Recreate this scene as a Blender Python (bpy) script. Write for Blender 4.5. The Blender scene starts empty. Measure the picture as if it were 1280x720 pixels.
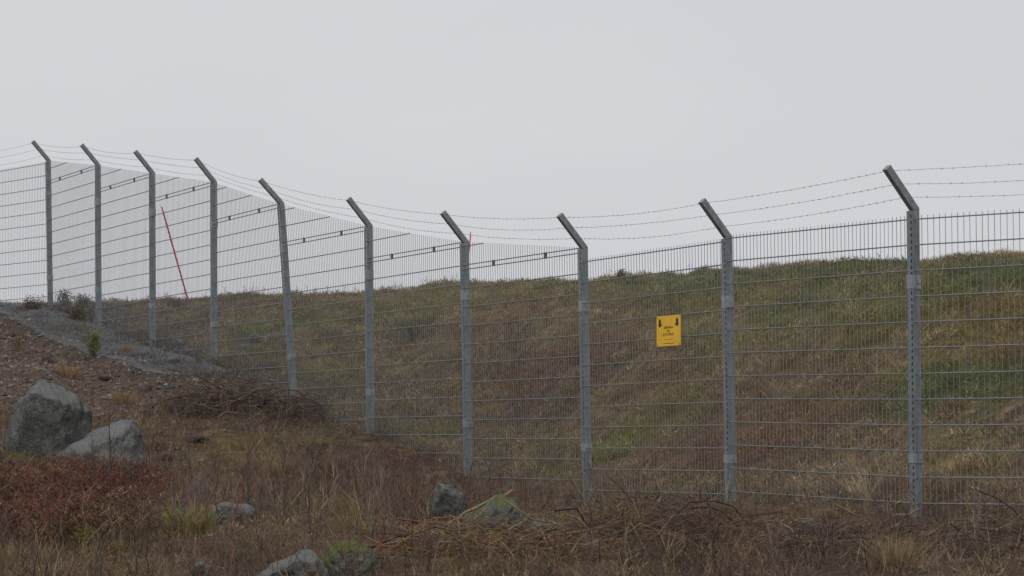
import bpy, bmesh, math, random
import numpy as np
from mathutils import Vector, Matrix

R = math.radians
scn = bpy.context.scene
COL = scn.collection
rng = np.random.default_rng(7)
random.seed(7)

# ------------------------------------------------------------------ camera
CAMZ = 1.6                      # eye height above the ground at the camera
FPX = 2850.0                    # focal length in photo pixels (1280 wide)
PITCH = math.atan(190.0 / FPX)
cam_d = bpy.data.cameras.new('camera')
cam = bpy.data.objects.new('camera', cam_d)
COL.objects.link(cam)
cam.location = (0, 0, CAMZ)
cam.rotation_euler = (R(90) + PITCH, 0, 0)
cam_d.sensor_width = 36
cam_d.lens = 36 * FPX / 1280
cam_d.clip_start = 0.1
cam_d.clip_end = 3000
cam_d.dof.use_dof = True
cam_d.dof.focus_distance = 23
cam_d.dof.aperture_fstop = 13
scn.camera = cam

# ------------------------------------------------------------------ sky and light
SUN_EL, SUN_AZ = R(48), R(200)
world = bpy.data.worlds.new('World')
scn.world = world
world.use_nodes = True
nt = world.node_tree
nt.nodes.clear()
N = nt.nodes.new
w_out = N('ShaderNodeOutputWorld'); bg = N('ShaderNodeBackground')
sky = N('ShaderNodeTexSky'); sky.sky_type = 'NISHITA'; sky.sun_disc = False
sky.sun_elevation = SUN_EL; sky.sun_rotation = SUN_AZ
hsv = N('ShaderNodeHueSaturation'); hsv.inputs['Saturation'].default_value = 0.12
tc = N('ShaderNodeTexCoord')
nz = N('ShaderNodeTexNoise'); nz.inputs['Scale'].default_value = 1.7; nz.inputs['Detail'].default_value = 5
mp = N('ShaderNodeMapping'); mp.inputs['Scale'].default_value = (1, 1, 3.0)
cr = N('ShaderNodeMapRange'); cr.inputs['From Min'].default_value = 0.3; cr.inputs['From Max'].default_value = 0.7
cloud = N('ShaderNodeMix'); cloud.data_type = 'RGBA'
cloud.inputs['A'].default_value = (5.6, 5.7, 6.05, 1)
cloud.inputs['B'].default_value = (6.55, 6.68, 6.98, 1)
mix = N('ShaderNodeMix'); mix.data_type = 'RGBA'; mix.inputs['Factor'].default_value = 0.93
bg.inputs['Strength'].default_value = 0.1
L = nt.links.new
L(tc.outputs['Generated'], mp.inputs['Vector']); L(mp.outputs['Vector'], nz.inputs['Vector'])
L(nz.outputs['Fac'], cr.inputs['Value']); L(cr.outputs['Result'], cloud.inputs['Factor'])
L(sky.outputs['Color'], hsv.inputs['Color']); L(hsv.outputs['Color'], mix.inputs['A'])
L(cloud.outputs['Result'], mix.inputs['B']); L(mix.outputs['Result'], bg.inputs['Color'])
L(bg.outputs['Background'], w_out.inputs['Surface'])

sun_d = bpy.data.lights.new('sun', 'SUN')
sun = bpy.data.objects.new('sun', sun_d)
COL.objects.link(sun)
sun_d.energy = 1.4
sun_d.angle = R(40)
sun_d.color = (1.0, 0.97, 0.93)
sd = Vector((math.sin(SUN_AZ) * math.cos(SUN_EL), math.cos(SUN_AZ) * math.cos(SUN_EL), math.sin(SUN_EL)))
sun.rotation_euler = sd.to_track_quat('Z', 'Y').to_euler()

scn.view_settings.view_transform = 'Standard'
scn.view_settings.look = 'None'
scn.view_settings.exposure = 0.0
scn.view_settings.gamma = 1.0
scn.view_settings.use_curve_mapping = False

# ------------------------------------------------------------------ small helpers
def link(name, me, mat=None, parent=None):
    o = bpy.data.objects.new(name, me)
    COL.objects.link(o)
    if mat is not None and me is not None and not me.materials:
        me.materials.append(mat)
    if parent is not None:
        o.parent = parent
    return o

def tag(o, label=None, cat=None, group=None, kind=None):
    if label: o['label'] = label
    if cat: o['category'] = cat
    if group: o['group'] = group
    if kind: o['kind'] = kind
    return o

def mesh_np(name, V, F, col=None, smooth=False):
    """V (n,3), F (m,3) or (m,4) or list of such arrays; col (n,3) colour per vertex."""
    me = bpy.data.meshes.new(name)
    Fs = F if isinstance(F, list) else [F]
    Fs = [np.asarray(f, np.int32) for f in Fs if len(f)]
    me.vertices.add(len(V))
    me.vertices.foreach_set('co', np.asarray(V, np.float32).ravel())
    loops = np.concatenate([f.ravel() for f in Fs])
    sizes = np.concatenate([np.full(len(f), f.shape[1], np.int32) for f in Fs])
    starts = np.concatenate([[0], np.cumsum(sizes)[:-1]]).astype(np.int32)
    me.loops.add(len(loops)); me.loops.foreach_set('vertex_index', loops)
    me.polygons.add(len(sizes)); me.polygons.foreach_set('loop_start', starts)
    me.polygons.foreach_set('loop_total', sizes)
    me.polygons.foreach_set('use_smooth', np.full(len(sizes), bool(smooth)))
    if col is not None:
        at = me.attributes.new('tint', 'FLOAT_COLOR', 'POINT')
        c4 = np.ones((len(V), 4), np.float32); c4[:, :3] = col
        at.data.foreach_set('color', c4.ravel())
    me.update(calc_edges=True)
    me.validate()
    return me

def hashi(ix, iy, seed):
    n = (ix.astype(np.int64) * 374761393 + iy.astype(np.int64) * 668265263 + seed * 974634777) & 0x7fffffff
    n = ((n ^ (n >> 13)) * 1274126177) & 0x7fffffff
    n = n ^ (n >> 16)
    return (n & 0xffff) / 65535.0

def vnoise(x, y, seed=0):
    x = np.asarray(x, float); y = np.asarray(y, float)
    ix = np.floor(x); iy = np.floor(y)
    fx = x - ix; fy = y - iy
    fx = fx * fx * (3 - 2 * fx); fy = fy * fy * (3 - 2 * fy)
    a = hashi(ix, iy, seed); b = hashi(ix + 1, iy, seed); c = hashi(ix, iy + 1, seed); d = hashi(ix + 1, iy + 1, seed)
    return (a * (1 - fx) + b * fx) * (1 - fy) + (c * (1 - fx) + d * fx) * fy

def fbm(x, y, seed=0, octv=4):
    s = 0; a = 0.5; t = 0
    for k in range(octv):
        s = s + a * vnoise(np.asarray(x) * 2 ** k + 13.7 * k, np.asarray(y) * 2 ** k - 7.1 * k, seed + k); t += a; a *= 0.5
    return s / t

def sst(x, a, b):
    t = np.clip((x - a) / (b - a), 0, 1)
    return t * t * (3 - 2 * t)

# pixel of the photograph + depth -> place in the world
CP, SP = math.cos(PITCH), math.sin(PITCH)
def ray(px, py):
    return np.array([(px - 640) / FPX, CP - (360 - py) / FPX * SP, SP + (360 - py) / FPX * CP])
def at(px, py, Y):
    r = ray(px, py); t = Y / r[1]
    return np.array([r[0] * t, Y, CAMZ + r[2] * t])
def to_px(x, y, z):
    x = np.asarray(x, float); y = np.asarray(y, float); z = np.asarray(z, float) - CAMZ
    f = y * CP + z * SP; u = -y * SP + z * CP
    return 640 + FPX * x / f, 360 - FPX * u / f

# ------------------------------------------------------------------ fence line
# post: top pixel (kink), base pixel, depth
PT = [None,
      ((61, 201), (64, 385)), ((123, 207), (124, 405)), ((191, 217), (192, 435)), ((268, 228), (269, 458)),
      ((352, 255), (369, 502)), ((462, 283), (464, 541)), ((582, 303), (587, 595)), ((730, 310), (736, 630)),
      ((910, 297), (915, 627)), ((1143, 262), (1147, 645))]
TOP, BASE = {}, {}
for i in range(1, 11):
    Y = 17.7 + 2.19 * (10 - i)
    TOP[i] = at(*PT[i][0], Y); BASE[i] = at(*PT[i][1], Y)
BASE[0] = np.array([BASE[1][0] - 1.72, BASE[1][1] + 1.82, BASE[1][2] + 0.10]); TOP[0] = BASE[0] + np.array([0, 0, 2.42]); TOP[0][2] = TOP[1][2]
BASE[11] = np.array([BASE[10][0] + 2.06, BASE[10][1] - 1.42, BASE[10][2] + 0.02]); TOP[11] = np.array([BASE[11][0], BASE[11][1], TOP[10][2]])
D1 = np.array([0.48, -0.876]); N1 = np.array([-0.876, -0.48])
D2 = np.array([0.824, -0.567]); N2 = np.array([-0.567, -0.824])
P10 = BASE[10][:2]
def sp(x, y):
    """s metres along the fence from post 10 (up the hill is +), p metres outside it (camera side is +)."""
    dx = np.asarray(x) - P10[0]; dy = np.asarray(y) - P10[1]
    s1 = -(dx * D1[0] + dy * D1[1]); p1 = dx * N1[0] + dy * N1[1]
    s2 = -(dx * D2[0] + dy * D2[1]); p2 = dx * N2[0] + dy * N2[1]
    right = np.asarray(x) > P10[0] - 0.25 * p1
    return np.where(right, s2, s1), np.where(right, p2, p1)

# ------------------------------------------------------------------ terrain
cps = []
for i in range(0, 12):
    cps.append(tuple(BASE[i]))
for i in range(1, 8):                                  # the slope outside keeps its level across
    for p in (1.2, 3.0, 5.2):
        b = BASE[i]
        cps.append((b[0] + N1[0] * p, b[1] + N1[1] * p, b[2] - 0.012 * p))
for px, py, Y in [(0, 391, 40.5), (64, 384, 41), (130, 384, 40.2), (200, 383, 39.4), (300, 377, 38), (440, 367, 36.2), (540, 362, 35),
                  (640, 359, 34), (800, 350, 32), (960, 338, 30.6), (1140, 329, 29.6), (1280, 330, 29), (1420, 328, 28.4),
                  (0, 720, 15.4), (320, 720, 15.1), (640, 716, 14.9), (960, 712, 14.7), (1280, 712, 14.4),
                  (200, 660, 18.6), (400, 640, 19.4), (560, 648, 18.8), (620, 672, 17.6), (760, 662, 17.9), (860, 662, 17.4), (1010, 680, 16.6), (1200, 684, 15.7)]:
    cps.append(tuple(at(px, py, Y)))
for (x, y, z) in list(cps[12 + 21:12 + 21 + 13]):      # beyond the crest the plateau sinks a little
    cps.append((x * 1.15, y + 7, z - 0.35))
for px, Yf in ((1000, 19.4), (1200, 17.6), (800, 21.4), (640, 23.4), (500, 25.5)):   # foot and face of the bank
    f = at(px, 360, Yf); cz = at(px, 345, 31)[2]
    fz = CAMZ - 0.5 + max(0, (Yf - 22.5) * 0.12)
    for dY, t in ((2.2, 0.13), (5.2, 0.50), (8.2, 0.86)):
        x, y = at(px, 360, Yf + dY)[:2]
        cps.append((x, y, fz + t * (CAMZ + 2.25 - fz)))
cps += [(0, 0, 0), (8, 2, 0), (-8, 2, 0), (3, 8, 0.3), (-4, 8, 0.3), (10, 9, 0.6), (-12, 12, .6), (-14, 22, 1.5), (-14, 30, 2.6), (-14, 38, 3.75), (-15, 46, 3.8),
        (12, 13, 1.2), (12, 17, 2.4), (12, 24, 3.8), (14, 32, 3.6), (9, 11.5, 1.0), (0, 60, 3.2), (30, 60, 3), (-30, 60, 3.2), (30, 20, 3.4), (-30, 20, 1.4), (30, -5, 0), (-30, -5, 0)]
cps = np.array(cps)
def U(r2): return 0.5 * r2 * np.log(r2 + 1e-9)
_n = len(cps)
K = U(((cps[:, None, :2] - cps[None, :, :2]) ** 2).sum(-1)) + np.eye(_n) * 0.02
Pm = np.c_[np.ones(_n), cps[:, :2]]
A = np.block([[K, Pm], [Pm.T, np.zeros((3, 3))]])
W = np.linalg.solve(A, np.r_[cps[:, 2], 0, 0, 0])
def tps(x, y):
    x = np.asarray(x, float).ravel(); y = np.asarray(y, float).ravel()
    out = np.empty(len(x))
    for a in range(0, len(x), 20000):
        q = np.c_[x[a:a + 20000], y[a:a + 20000]]
        out[a:a + 20000] = U(((q[:, None] - cps[None, :, :2]) ** 2).sum(-1)) @ W[:_n] + W[_n] + q @ W[_n + 1:]
    return out
def gcoords(lo, hi, step, far):
    c = list(np.arange(lo, hi + 1e-6, step)); s = step
    a = []; v = lo
    while v > -far: s *= 1.25; v -= s; a.append(v)
    b = []; v = hi; s = step
    while v < far: s *= 1.25; v += s; b.append(v)
    return np.array(a[::-1] + c + b)
GX = gcoords(-12, 9, 0.1, 600); GY = gcoords(12.5, 43, 0.1, 600)
mx, my = np.meshgrid(GX, GY)
hz = tps(np.clip(mx, -40, 40), np.clip(my, -10, 70)).reshape(mx.shape)
dist = np.maximum(np.maximum(np.abs(mx) - 14, 0), np.maximum(np.maximum(my - 46, 0), np.maximum(10 - my, 0)))
lvl = np.where(my > 30, 3.0, np.where(my < 5, 0, np.clip((my - 5) / 25 * 3.0, 0, 3.0)))
hz = np.clip(hz, -0.4, 4.4)
hz = hz * (1 - sst(dist, 0, 30)) + lvl * sst(dist, 0, 30)
S_, P_ = sp(mx, my)
core = 1 - sst(dist, 0, 10)
# dirt edge under the mesh apron, and a rough surface
hz -= 0.10 * sst(P_, 1.22, 1.36) * sst(S_, 10, 12) * (1 - sst(P_, 1.5, 3.2))
rough = 0.045 + 0.06 * sst(P_, 0.5, 2.5)
hz += core * rough * (fbm(mx * 1.3, my * 1.3, 3, 4) - 0.5) * 2 * sst(np.abs(P_), 0.1, 0.8)
hz += core * (0.16 * (fbm(mx * 0.45, my * 0.45, 21, 3) - 0.5) + .25 * (fbm(mx * 1.9, my * 1.4, 25, 3) - .5)) * sst(-P_, .4, 2)
hz += core * .20 * (fbm(mx * 1.8, my * 1.8, 27, 3) - .5) * sst(P_, .3, 1.0) * (1 - sst(S_, 8, 11))
def ground(x, y):
    x = np.asarray(x, float); y = np.asarray(y, float)
    i = np.clip(np.searchsorted(GX, x) - 1, 0, len(GX) - 2); j = np.clip(np.searchsorted(GY, y) - 1, 0, len(GY) - 2)
    fx = np.clip((x - GX[i]) / (GX[i + 1] - GX[i]), 0, 1); fy = np.clip((y - GY[j]) / (GY[j + 1] - GY[j]), 0, 1)
    return (hz[j, i] * (1 - fx) + hz[j, i + 1] * fx) * (1 - fy) + (hz[j + 1, i] * (1 - fx) + hz[j + 1, i + 1] * fx) * fy
def hit(px, py, y0=12.5, y1=44):
    """where the line of sight through a photo pixel meets the ground"""
    ys = np.arange(y0, y1, 0.03); r = ray(px, py)
    x = r[0] * ys / r[1]; z = CAMZ + r[2] * ys / r[1]
    g = ground(x, ys); k = np.argmax(z < g)
    if not (z < g).any(): k = len(ys) - 1
    return np.array([x[k], ys[k], g[k]])

# ------------------------------------------------------------------ materials
def new_mat(name):
    m = bpy.data.materials.new(name); m.use_nodes = True
    n = m.node_tree.nodes; b = n['Principled BSDF']
    return m, m.node_tree, b
def noise(t, scale, detail=4, rough=0.6, vec=None):
    n = t.nodes.new('ShaderNodeTexNoise'); n.inputs['Scale'].default_value = scale
    n.inputs['Detail'].default_value = detail; n.inputs['Roughness'].default_value = rough
    if vec: t.links.new(vec, n.inputs['Vector'])
    return n
def ramp(t, src, stops):
    r = t.nodes.new('ShaderNodeValToRGB'); e = r.color_ramp.elements
    while len(e) < len(stops): e.new(0.5)
    for k, (p, c) in enumerate(stops):
        e[k].position = p; e[k].color = (*c, 1) if len(c) == 3 else c
    t.links.new(src, r.inputs['Fac']); return r
def mixc(t, a, b, f=None, mode='MIX', fac=0.5):
    m = t.nodes.new('ShaderNodeMix'); m.data_type = 'RGBA'; m.blend_type = mode
    m.inputs['Factor'].default_value = fac
    if f: t.links.new(f, m.inputs['Factor'])
    for s, k in ((a, 'A'), (b, 'B')):
        if isinstance(s, tuple): m.inputs[k].default_value = (*s, 1)
        else: t.links.new(s, m.inputs[k])
    return m.outputs['Result']
def bump(t, b, h, strength, dist):
    n = t.nodes.new('ShaderNodeBump'); n.inputs['Strength'].default_value = strength; n.inputs['Distance'].default_value = dist
    t.links.new(h, n.inputs['Height']); t.links.new(n.outputs['Normal'], b.inputs['Normal'])
def objcoord(t):
    return t.nodes.new('ShaderNodeTexCoord').outputs['Object']

def plant_mat(name, rough=0.75, spec=0.2, vary=0.35, leafy=False):
    m, t, b = new_mat(name)
    a = t.nodes.new('ShaderNodeAttribute'); a.attribute_name = 'tint'
    n = noise(t, 9, 3, 0.6, objcoord(t))
    r = ramp(t, n.outputs['Fac'], [(0.3, (1 - vary,) * 3), (0.7, (1 + vary * 0.6,) * 3)])
    t.links.new(mixc(t, a.outputs['Color'], r.outputs['Color'], None, 'MULTIPLY', 1.0), b.inputs['Base Color'])
    b.inputs['Roughness'].default_value = rough; b.inputs['Specular IOR Level'].default_value = spec
    if leafy:
        tl = t.nodes.new('ShaderNodeBsdfTranslucent'); ms = t.nodes.new('ShaderNodeMixShader'); ms.inputs[0].default_value = .35
        t.links.new(b.inputs['Base Color'].links[0].from_socket, tl.inputs['Color'])
        t.links.new(b.outputs[0], ms.inputs[1]); t.links.new(tl.outputs[0], ms.inputs[2])
        t.links.new(ms.outputs[0], t.nodes['Material Output'].inputs['Surface'])
    return m
M_plant = plant_mat('dry_plant', leafy=True)
M_wood = plant_mat('dead_wood', .85)
WD_ = .62
M_ground, t, b = new_mat('soil')
a = t.nodes.new('ShaderNodeAttribute'); a.attribute_name = 'tint'
oc = objcoord(t)
n1 = noise(t, 6, 8, 0.7, oc); n2 = noise(t, 38, 5, 0.7, oc)
vo = t.nodes.new('ShaderNodeTexVoronoi'); vo.inputs['Scale'].default_value = 13; t.links.new(oc, vo.inputs['Vector'])
c = mixc(t, a.outputs['Color'], ramp(t, n1.outputs['Fac'], [(0.28, (.55, .52, .5)), (0.72, (1.35, 1.3, 1.25))]).outputs['Color'], None, 'MULTIPLY', 1)
c = mixc(t, c, ramp(t, n2.outputs['Fac'], [(0.3, (.6, .6, .6)), (0.7, (1.4, 1.4, 1.4))]).outputs['Color'], None, 'MULTIPLY', 1)
t.links.new(c, b.inputs['Base Color']); b.inputs['Roughness'].default_value = 0.95; b.inputs['Specular IOR Level'].default_value = 0.1
hsum = t.nodes.new('ShaderNodeMath'); hsum.operation = 'ADD'
t.links.new(n2.outputs['Fac'], hsum.inputs[0]); t.links.new(vo.outputs['Distance'], hsum.inputs[1])
bump(t, b, hsum.outputs[0], 0.9, 0.05)

def metal_mat(name, base, dark, rough):
    m, t, b = new_mat(name)
    oc = objcoord(t); n = noise(t, 34, 6, 0.7, oc); mpp = t.nodes.new('ShaderNodeMapping'); mpp.inputs['Scale'].default_value = (9, 9, 1.1); t.links.new(oc, mpp.inputs['Vector']); n2 = noise(t, 3, 4, 0.6, mpp.outputs['Vector'])
    c = mixc(t, dark, base, ramp(t, n.outputs['Fac'], [(0.33, (0, 0, 0)), (0.66, (1, 1, 1))]).outputs['Color'])
    c = mixc(t, c, ramp(t, n2.outputs['Fac'], [(0.3, (.74, .74, .72)), (0.7, (1.15, 1.15, 1.15))]).outputs['Color'], None, 'MULTIPLY', 1)
    t.links.new(c, b.inputs['Base Color'])
    b.inputs['Metallic'].default_value = 0.35; b.inputs['Roughness'].default_value = rough
    return m
M_zinc = metal_mat('galvanised_steel', (.275, .305, .325), (.18, .205, .22), 0.6)
M_bar = metal_mat('galvanised_cover', (.25, .278, .292), (.17, .19, .205), 0.55)
M_clamp = metal_mat('bright_zinc', (.33, .36, .375), (.25, .275, .29), 0.5)
M_wire = metal_mat('galvanised_wire', (.26, .285, .305), (.19, .21, .225), 0.5)
M_barb = metal_mat('weathered_wire', (.22, .22, .23), (.16, .16, .17), 0.6)
M_dark, t, b = new_mat('dark_clip'); b.inputs['Base Color'].default_value = (.11, .115, .12, 1); b.inputs['Roughness'].default_value = .6

def rock_mat(name, base, pale, dark, moss=0.0, lichen=0.35, cap=0.0):
    m, t, b = new_mat(name)
    oc = objcoord(t)
    n = noise(t, 2.6, 8, 0.72, oc); n2 = noise(t, 30, 4, 0.7, oc); n3 = noise(t, 6.5, 5, 0.65, oc)
    c = ramp(t, n.outputs['Fac'], [(0.34, dark), (0.5, base), (0.64, pale)]).outputs['Color']
    c = mixc(t, c, ramp(t, n2.outputs['Fac'], [(0.3, (.65, .65, .65)), (0.7, (1.3, 1.3, 1.3))]).outputs['Color'], None, 'MULTIPLY', 1)
    lf = ramp(t, n3.outputs['Fac'], [(1 - lichen - .12, (0, 0, 0)), (1 - lichen + .06, (.8, .8, .8))]).outputs['Color']
    c = mixc(t, c, (.33, .35, .33), lf)
    if cap > 0:                                # upper faces paler: lichen plus top light put into the colour
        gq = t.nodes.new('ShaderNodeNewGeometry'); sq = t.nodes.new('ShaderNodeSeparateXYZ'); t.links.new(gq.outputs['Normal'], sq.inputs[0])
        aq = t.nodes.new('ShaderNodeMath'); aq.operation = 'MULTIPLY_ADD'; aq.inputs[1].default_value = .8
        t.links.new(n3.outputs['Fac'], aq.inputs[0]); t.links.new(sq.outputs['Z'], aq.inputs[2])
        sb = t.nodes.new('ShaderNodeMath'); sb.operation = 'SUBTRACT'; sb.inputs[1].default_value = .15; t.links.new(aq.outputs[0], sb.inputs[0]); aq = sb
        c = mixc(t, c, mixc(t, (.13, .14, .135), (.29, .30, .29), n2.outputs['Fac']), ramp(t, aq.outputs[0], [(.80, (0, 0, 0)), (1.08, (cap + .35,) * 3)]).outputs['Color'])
    if moss > 0:
        ge = t.nodes.new('ShaderNodeNewGeometry'); sx = t.nodes.new('ShaderNodeSeparateXYZ'); t.links.new(ge.outputs['Normal'], sx.inputs[0])
        n4 = noise(t, 6.5, 6, 0.65, oc)
        ad = t.nodes.new('ShaderNodeMath'); ad.operation = 'MULTIPLY_ADD'; ad.inputs[1].default_value = 0.16
        t.links.new(sx.outputs['Z'], ad.inputs[0]); t.links.new(n4.outputs['Fac'], ad.inputs[2])
        mf = ramp(t, ad.outputs[0], [(0.72 - moss * .45, (0, 0, 0)), (0.90 - moss * .45, (.9, .9, .9))]).outputs['Color']
        c = mixc(t, c, mixc(t, (.055, .065, .016), (.17, .175, .04), n2.outputs['Fac']), mf)
    t.links.new(c, b.inputs['Base Color']); b.inputs['Roughness'].default_value = 0.9; b.inputs['Specular IOR Level'].default_value = .25
    hs = t.nodes.new('ShaderNodeMath'); hs.operation = 'ADD'; t.links.new(n2.outputs['Fac'], hs.inputs[0]); t.links.new(n.outputs['Fac'], hs.inputs[1])
    bump(t, b, hs.outputs[0], 0.9, 0.06)
    return m
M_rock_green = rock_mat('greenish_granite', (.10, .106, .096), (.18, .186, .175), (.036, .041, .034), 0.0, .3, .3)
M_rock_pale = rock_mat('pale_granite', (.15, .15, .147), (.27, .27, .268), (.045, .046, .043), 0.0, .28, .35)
M_rock_moss = rock_mat('mossy_granite', (.19, .195, .19), (.30, .30, .30), (.07, .07, .07), 0.55, .45)
M_rock_moss2 = rock_mat('heavily_mossed_granite', (.17, .175, .17), (.26, .26, .26), (.08, .08, .08), 0.62, .25)
M_rubble = rock_mat('reddish_rubble', (.17, .125, .105), (.28, .22, .19), (.09, .065, .055), 0.0, .1)
M_rubble_grey = rock_mat('grey_rubble', (.17, .16, .15), (.27, .26, .25), (.09, .085, .08), 0.0, .2)
M_red, t, b = new_mat('red_stake_paint')
n = noise(t, 12, 4, .6, objcoord(t))
t.links.new(ramp(t, n.outputs['Fac'], [(.3, (.46, .03, .05)), (.7, (.6, .045, .07))]).outputs['Color'], b.inputs['Base Color']); b.inputs['Roughness'].default_value = .5
M_yellow, t, b = new_mat('yellow_sign_enamel')
n = noise(t, 5, 5, .6, objcoord(t))
t.links.new(ramp(t, n.outputs['Fac'], [(.3, (.72, .41, .012)), (.7, (.84, .50, .02))]).outputs['Color'], b.inputs['Base Color']); b.inputs['Roughness'].default_value = .45
M_ink, t, b = new_mat('black_print'); b.inputs['Base Color'].default_value = (.03, .025, .02, 1); b.inputs['Roughness'].default_value = .6

# ------------------------------------------------------------------ plant colours
C = {k: np.array(v) for k, v in dict(
    straw=(.270, .212, .125), tan=(.215, .158, .095), brown=(.140, .098, .066), red=(.150, .070, .050), olive=(.170, .148, .058),
    green=(.092, .118, .050), lime=(.170, .168, .050), dark=(.055, .043, .038), heather=(.125, .102, .092), orange=(.24, .13, .05), purple=(.105, .076, .072)).items()}
for k in C: C[k] = np.minimum(C[k] * 1.5, .42)
# green / other patches (dark: heather and painted shade of hollows) seen in the photograph, by where the line of sight meets the ground
PATCH = []
for px, py, r, c, a in [(1060, 338, 1.1, 'green', .75), (1230, 345, 1.4, 'green', .7), (960, 350, 1.3, 'green', .6), (820, 352, 1.2, 'green', .55), (1180, 372, .9, 'green', .5), (1010, 385, 1.2, 'green', .55), (880, 372, 1.2, 'olive', .6),
                        (1210, 482, .8, 'green', .8), (1130, 480, .7, 'green', .4), (830, 520, .8, 'olive', .6), (1230, 420, 1.0, 'olive', .6), (690, 360, .6, 'green', .5), (512, 415, .4, 'green', .7),
                        (440, 395, 1.2, 'olive', .7), (515, 385, 1, 'olive', .6), (345, 415, .7, 'green', .75), (300, 425, .7, 'lime', .55), (320, 450, .6, 'lime', .5), (560, 380, .9, 'olive', .5), (420, 470, .6, 'olive', .6), (380, 465, .5, 'lime', .5),
                        (765, 560, .32, 'lime', .9), (690, 555, .3, 'lime', .75), (665, 588, .28, 'lime', .8), (540, 540, .5, 'lime', .55), (600, 568, .3, 'lime', .6), (700, 585, .3, 'olive', .7), (840, 470, .6, 'red', .4), (620, 430, .7, 'tan', .6),
                        (740, 440, 1.0, 'brown', .5), (700, 500, .9, 'purple', .5), (560, 460, 1.0, 'brown', .4), (1000, 460, .9, 'brown', .5), (620, 520, .8, 'brown', .5), (1000, 560, .7, 'brown', .6), (1240, 440, .5, 'orange', .2),
                        (120, 683, .35, 'lime', .85), (150, 665, .2, 'lime', .7), (20, 580, .25, 'olive', .8), (232, 650, .3, 'lime', .6), (800, 660, .2, 'green', .5), (890, 660, .15, 'green', .8), (400, 552, .35, 'olive', .6),
                        (50, 388, .5, 'orange', .8), (95, 398, .35, 'orange', .6), (330, 575, .5, 'tan', .5), (470, 600, .6, 'red', .6), (520, 575, .5, 'red', .5), (30, 690, .5, 'tan', .6), (260, 600, .6, 'tan', .5), (1130, 700, .5, 'tan', .6), (690, 640, .3, 'olive', .6),
                        (860, 365, 1.0, 'green', .5), (1100, 400, 1.0, 'olive', .6), (1250, 390, .9, 'orange', .12), (930, 420, .9, 'olive', .5), (760, 400, 1.0, 'tan', .5), (650, 390, .8, 'red', .35), (700, 460, .9, 'red', .4), (880, 560, .8, 'red', .4), (1000, 520, .8, 'red', .4),
                        (1040, 688, .35, 'dark', .6), (1180, 690, .4, 'dark', .6), (860, 700, .35, 'dark', .6), (700, 690, .35, 'orange', .2), (620, 690, .35, 'orange', .3), (770, 655, .3, 'olive', .6), (430, 625, .6, 'purple', .7), (350, 610, .5, 'purple', .6), (300, 690, .4, 'olive', .4), (480, 690, .35, 'red', .4), (560, 620, .4, 'purple', .6), (180, 610, .5, 'tan', .5), (900, 700, .3, 'orange', .3), (1010, 640, .3, 'tan', .5), (520, 640, .4, 'dark', .5), (60, 700, .3, 'olive', .6), (380, 640, .3, 'olive', .5), (455, 660, .25, 'lime', .4), (570, 700, .25, 'lime', .35), (730, 650, .3, 'lime', .35), (250, 690, .3, 'dark', .5), (330, 650, .4, 'dark', .4), (430, 590, .4, 'dark', .5), (300, 560, .5, 'olive', .5), (200, 590, .4, 'dark', .35), (940, 660, .35, 'dark', .5), (1240, 700, .4, 'dark', .5), (960, 690, .3, 'red', .5), (790, 700, .35, 'dark', .5)]:
    h = hit(px, py)
    PATCH.append((h[0], h[1], r, C[c], a))

def weights_tint(x, y, seed=0, n=None):
    """plant colour at a place (what grows there, with shade of hollows painted in by dark patches)"""
    s, p = sp(x, y); m = len(x)
    rn = np.random.default_rng(100 + seed)
    n1 = fbm(x * .55, y * .55, 31, 3); n2 = fbm(x * 1.6, y * 1.6, 41, 3); n3 = fbm(x * .9 + 5, y * .9, 51, 3); n4 = fbm(x * 3.1, y * 2.2, 57, 3); n5 = fbm(x * 2.3 + 9, y * 1.6, 63, 2)
    inside = sst(-p, -0.1, .5)
    h = ground(x, y)
    up = sst(h, 1.4, 3.6) * inside
    w = {}
    w['straw'] = .16 + .10 * inside + .42 * sst(n2, .45, .75)
    w['tan'] = .55 + .6 * sst(n1, .45, .7)
    w['brown'] = .85 + .5 * (1 - up) * sst(n3, .4, .6)
    w['olive'] = .22 * inside + .9 * (1 - inside) * sst(n5, .56, .7) + ((.5 + .9 * up) * sst(n3, .3, .65) * .8 + .25 + 2.2 * sst(n5, .52, .68)) * (.15 + .85 * inside)
    w['green'] = (1.0 * up + .2 * inside) * sst(n1 * .6 + n4 * .4, .42, .66)
    w['dark'] = .22 + .25 * (1 - inside) + .5 * sst(n2, .55, .35)
    w['heather'] = .25 + .6 * (1 - inside) * sst(n1, .6, .4)
    w['red'] = .24 + .5 * inside * sst(n4, .54, .68) * (1 - .5 * up) + .2 * inside * sst(n1, .4, .7) + .55 * (1 - inside) * sst(n3, .48, .7)
    w['purple'] = .2 + .55 * inside * (1 - .6 * up) * sst(n4, .5, .34) + .9 * (1 - inside) * sst(n1, .55, .35) + .3 * inside * (1 - up)
    names = list(w); Wt = np.stack([np.broadcast_to(w[k], (m,)) for k in names], 1)
    Wt = Wt / Wt.sum(1, keepdims=True)
    mean = Wt @ np.stack([C[k] for k in names])
    pick = (rn.random((m, 1)) < np.cumsum(Wt, 1)).argmax(1)
    own = np.stack([C[k] for k in names])[pick]
    col = (mean * .45 + own * .55) * (1 + .27 * inside)[:, None]
    for (qx, qy, r, c, a) in PATCH:
        f = a * (1 - sst(np.hypot(x - qx, y - qy) + 1.1 * r * (n4 - .5) + .5 * r * (n2 - .5), r * .35, r * 1.3))
        col = col * (1 - f[:, None]) + c * f[:, None]
    return col

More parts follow.
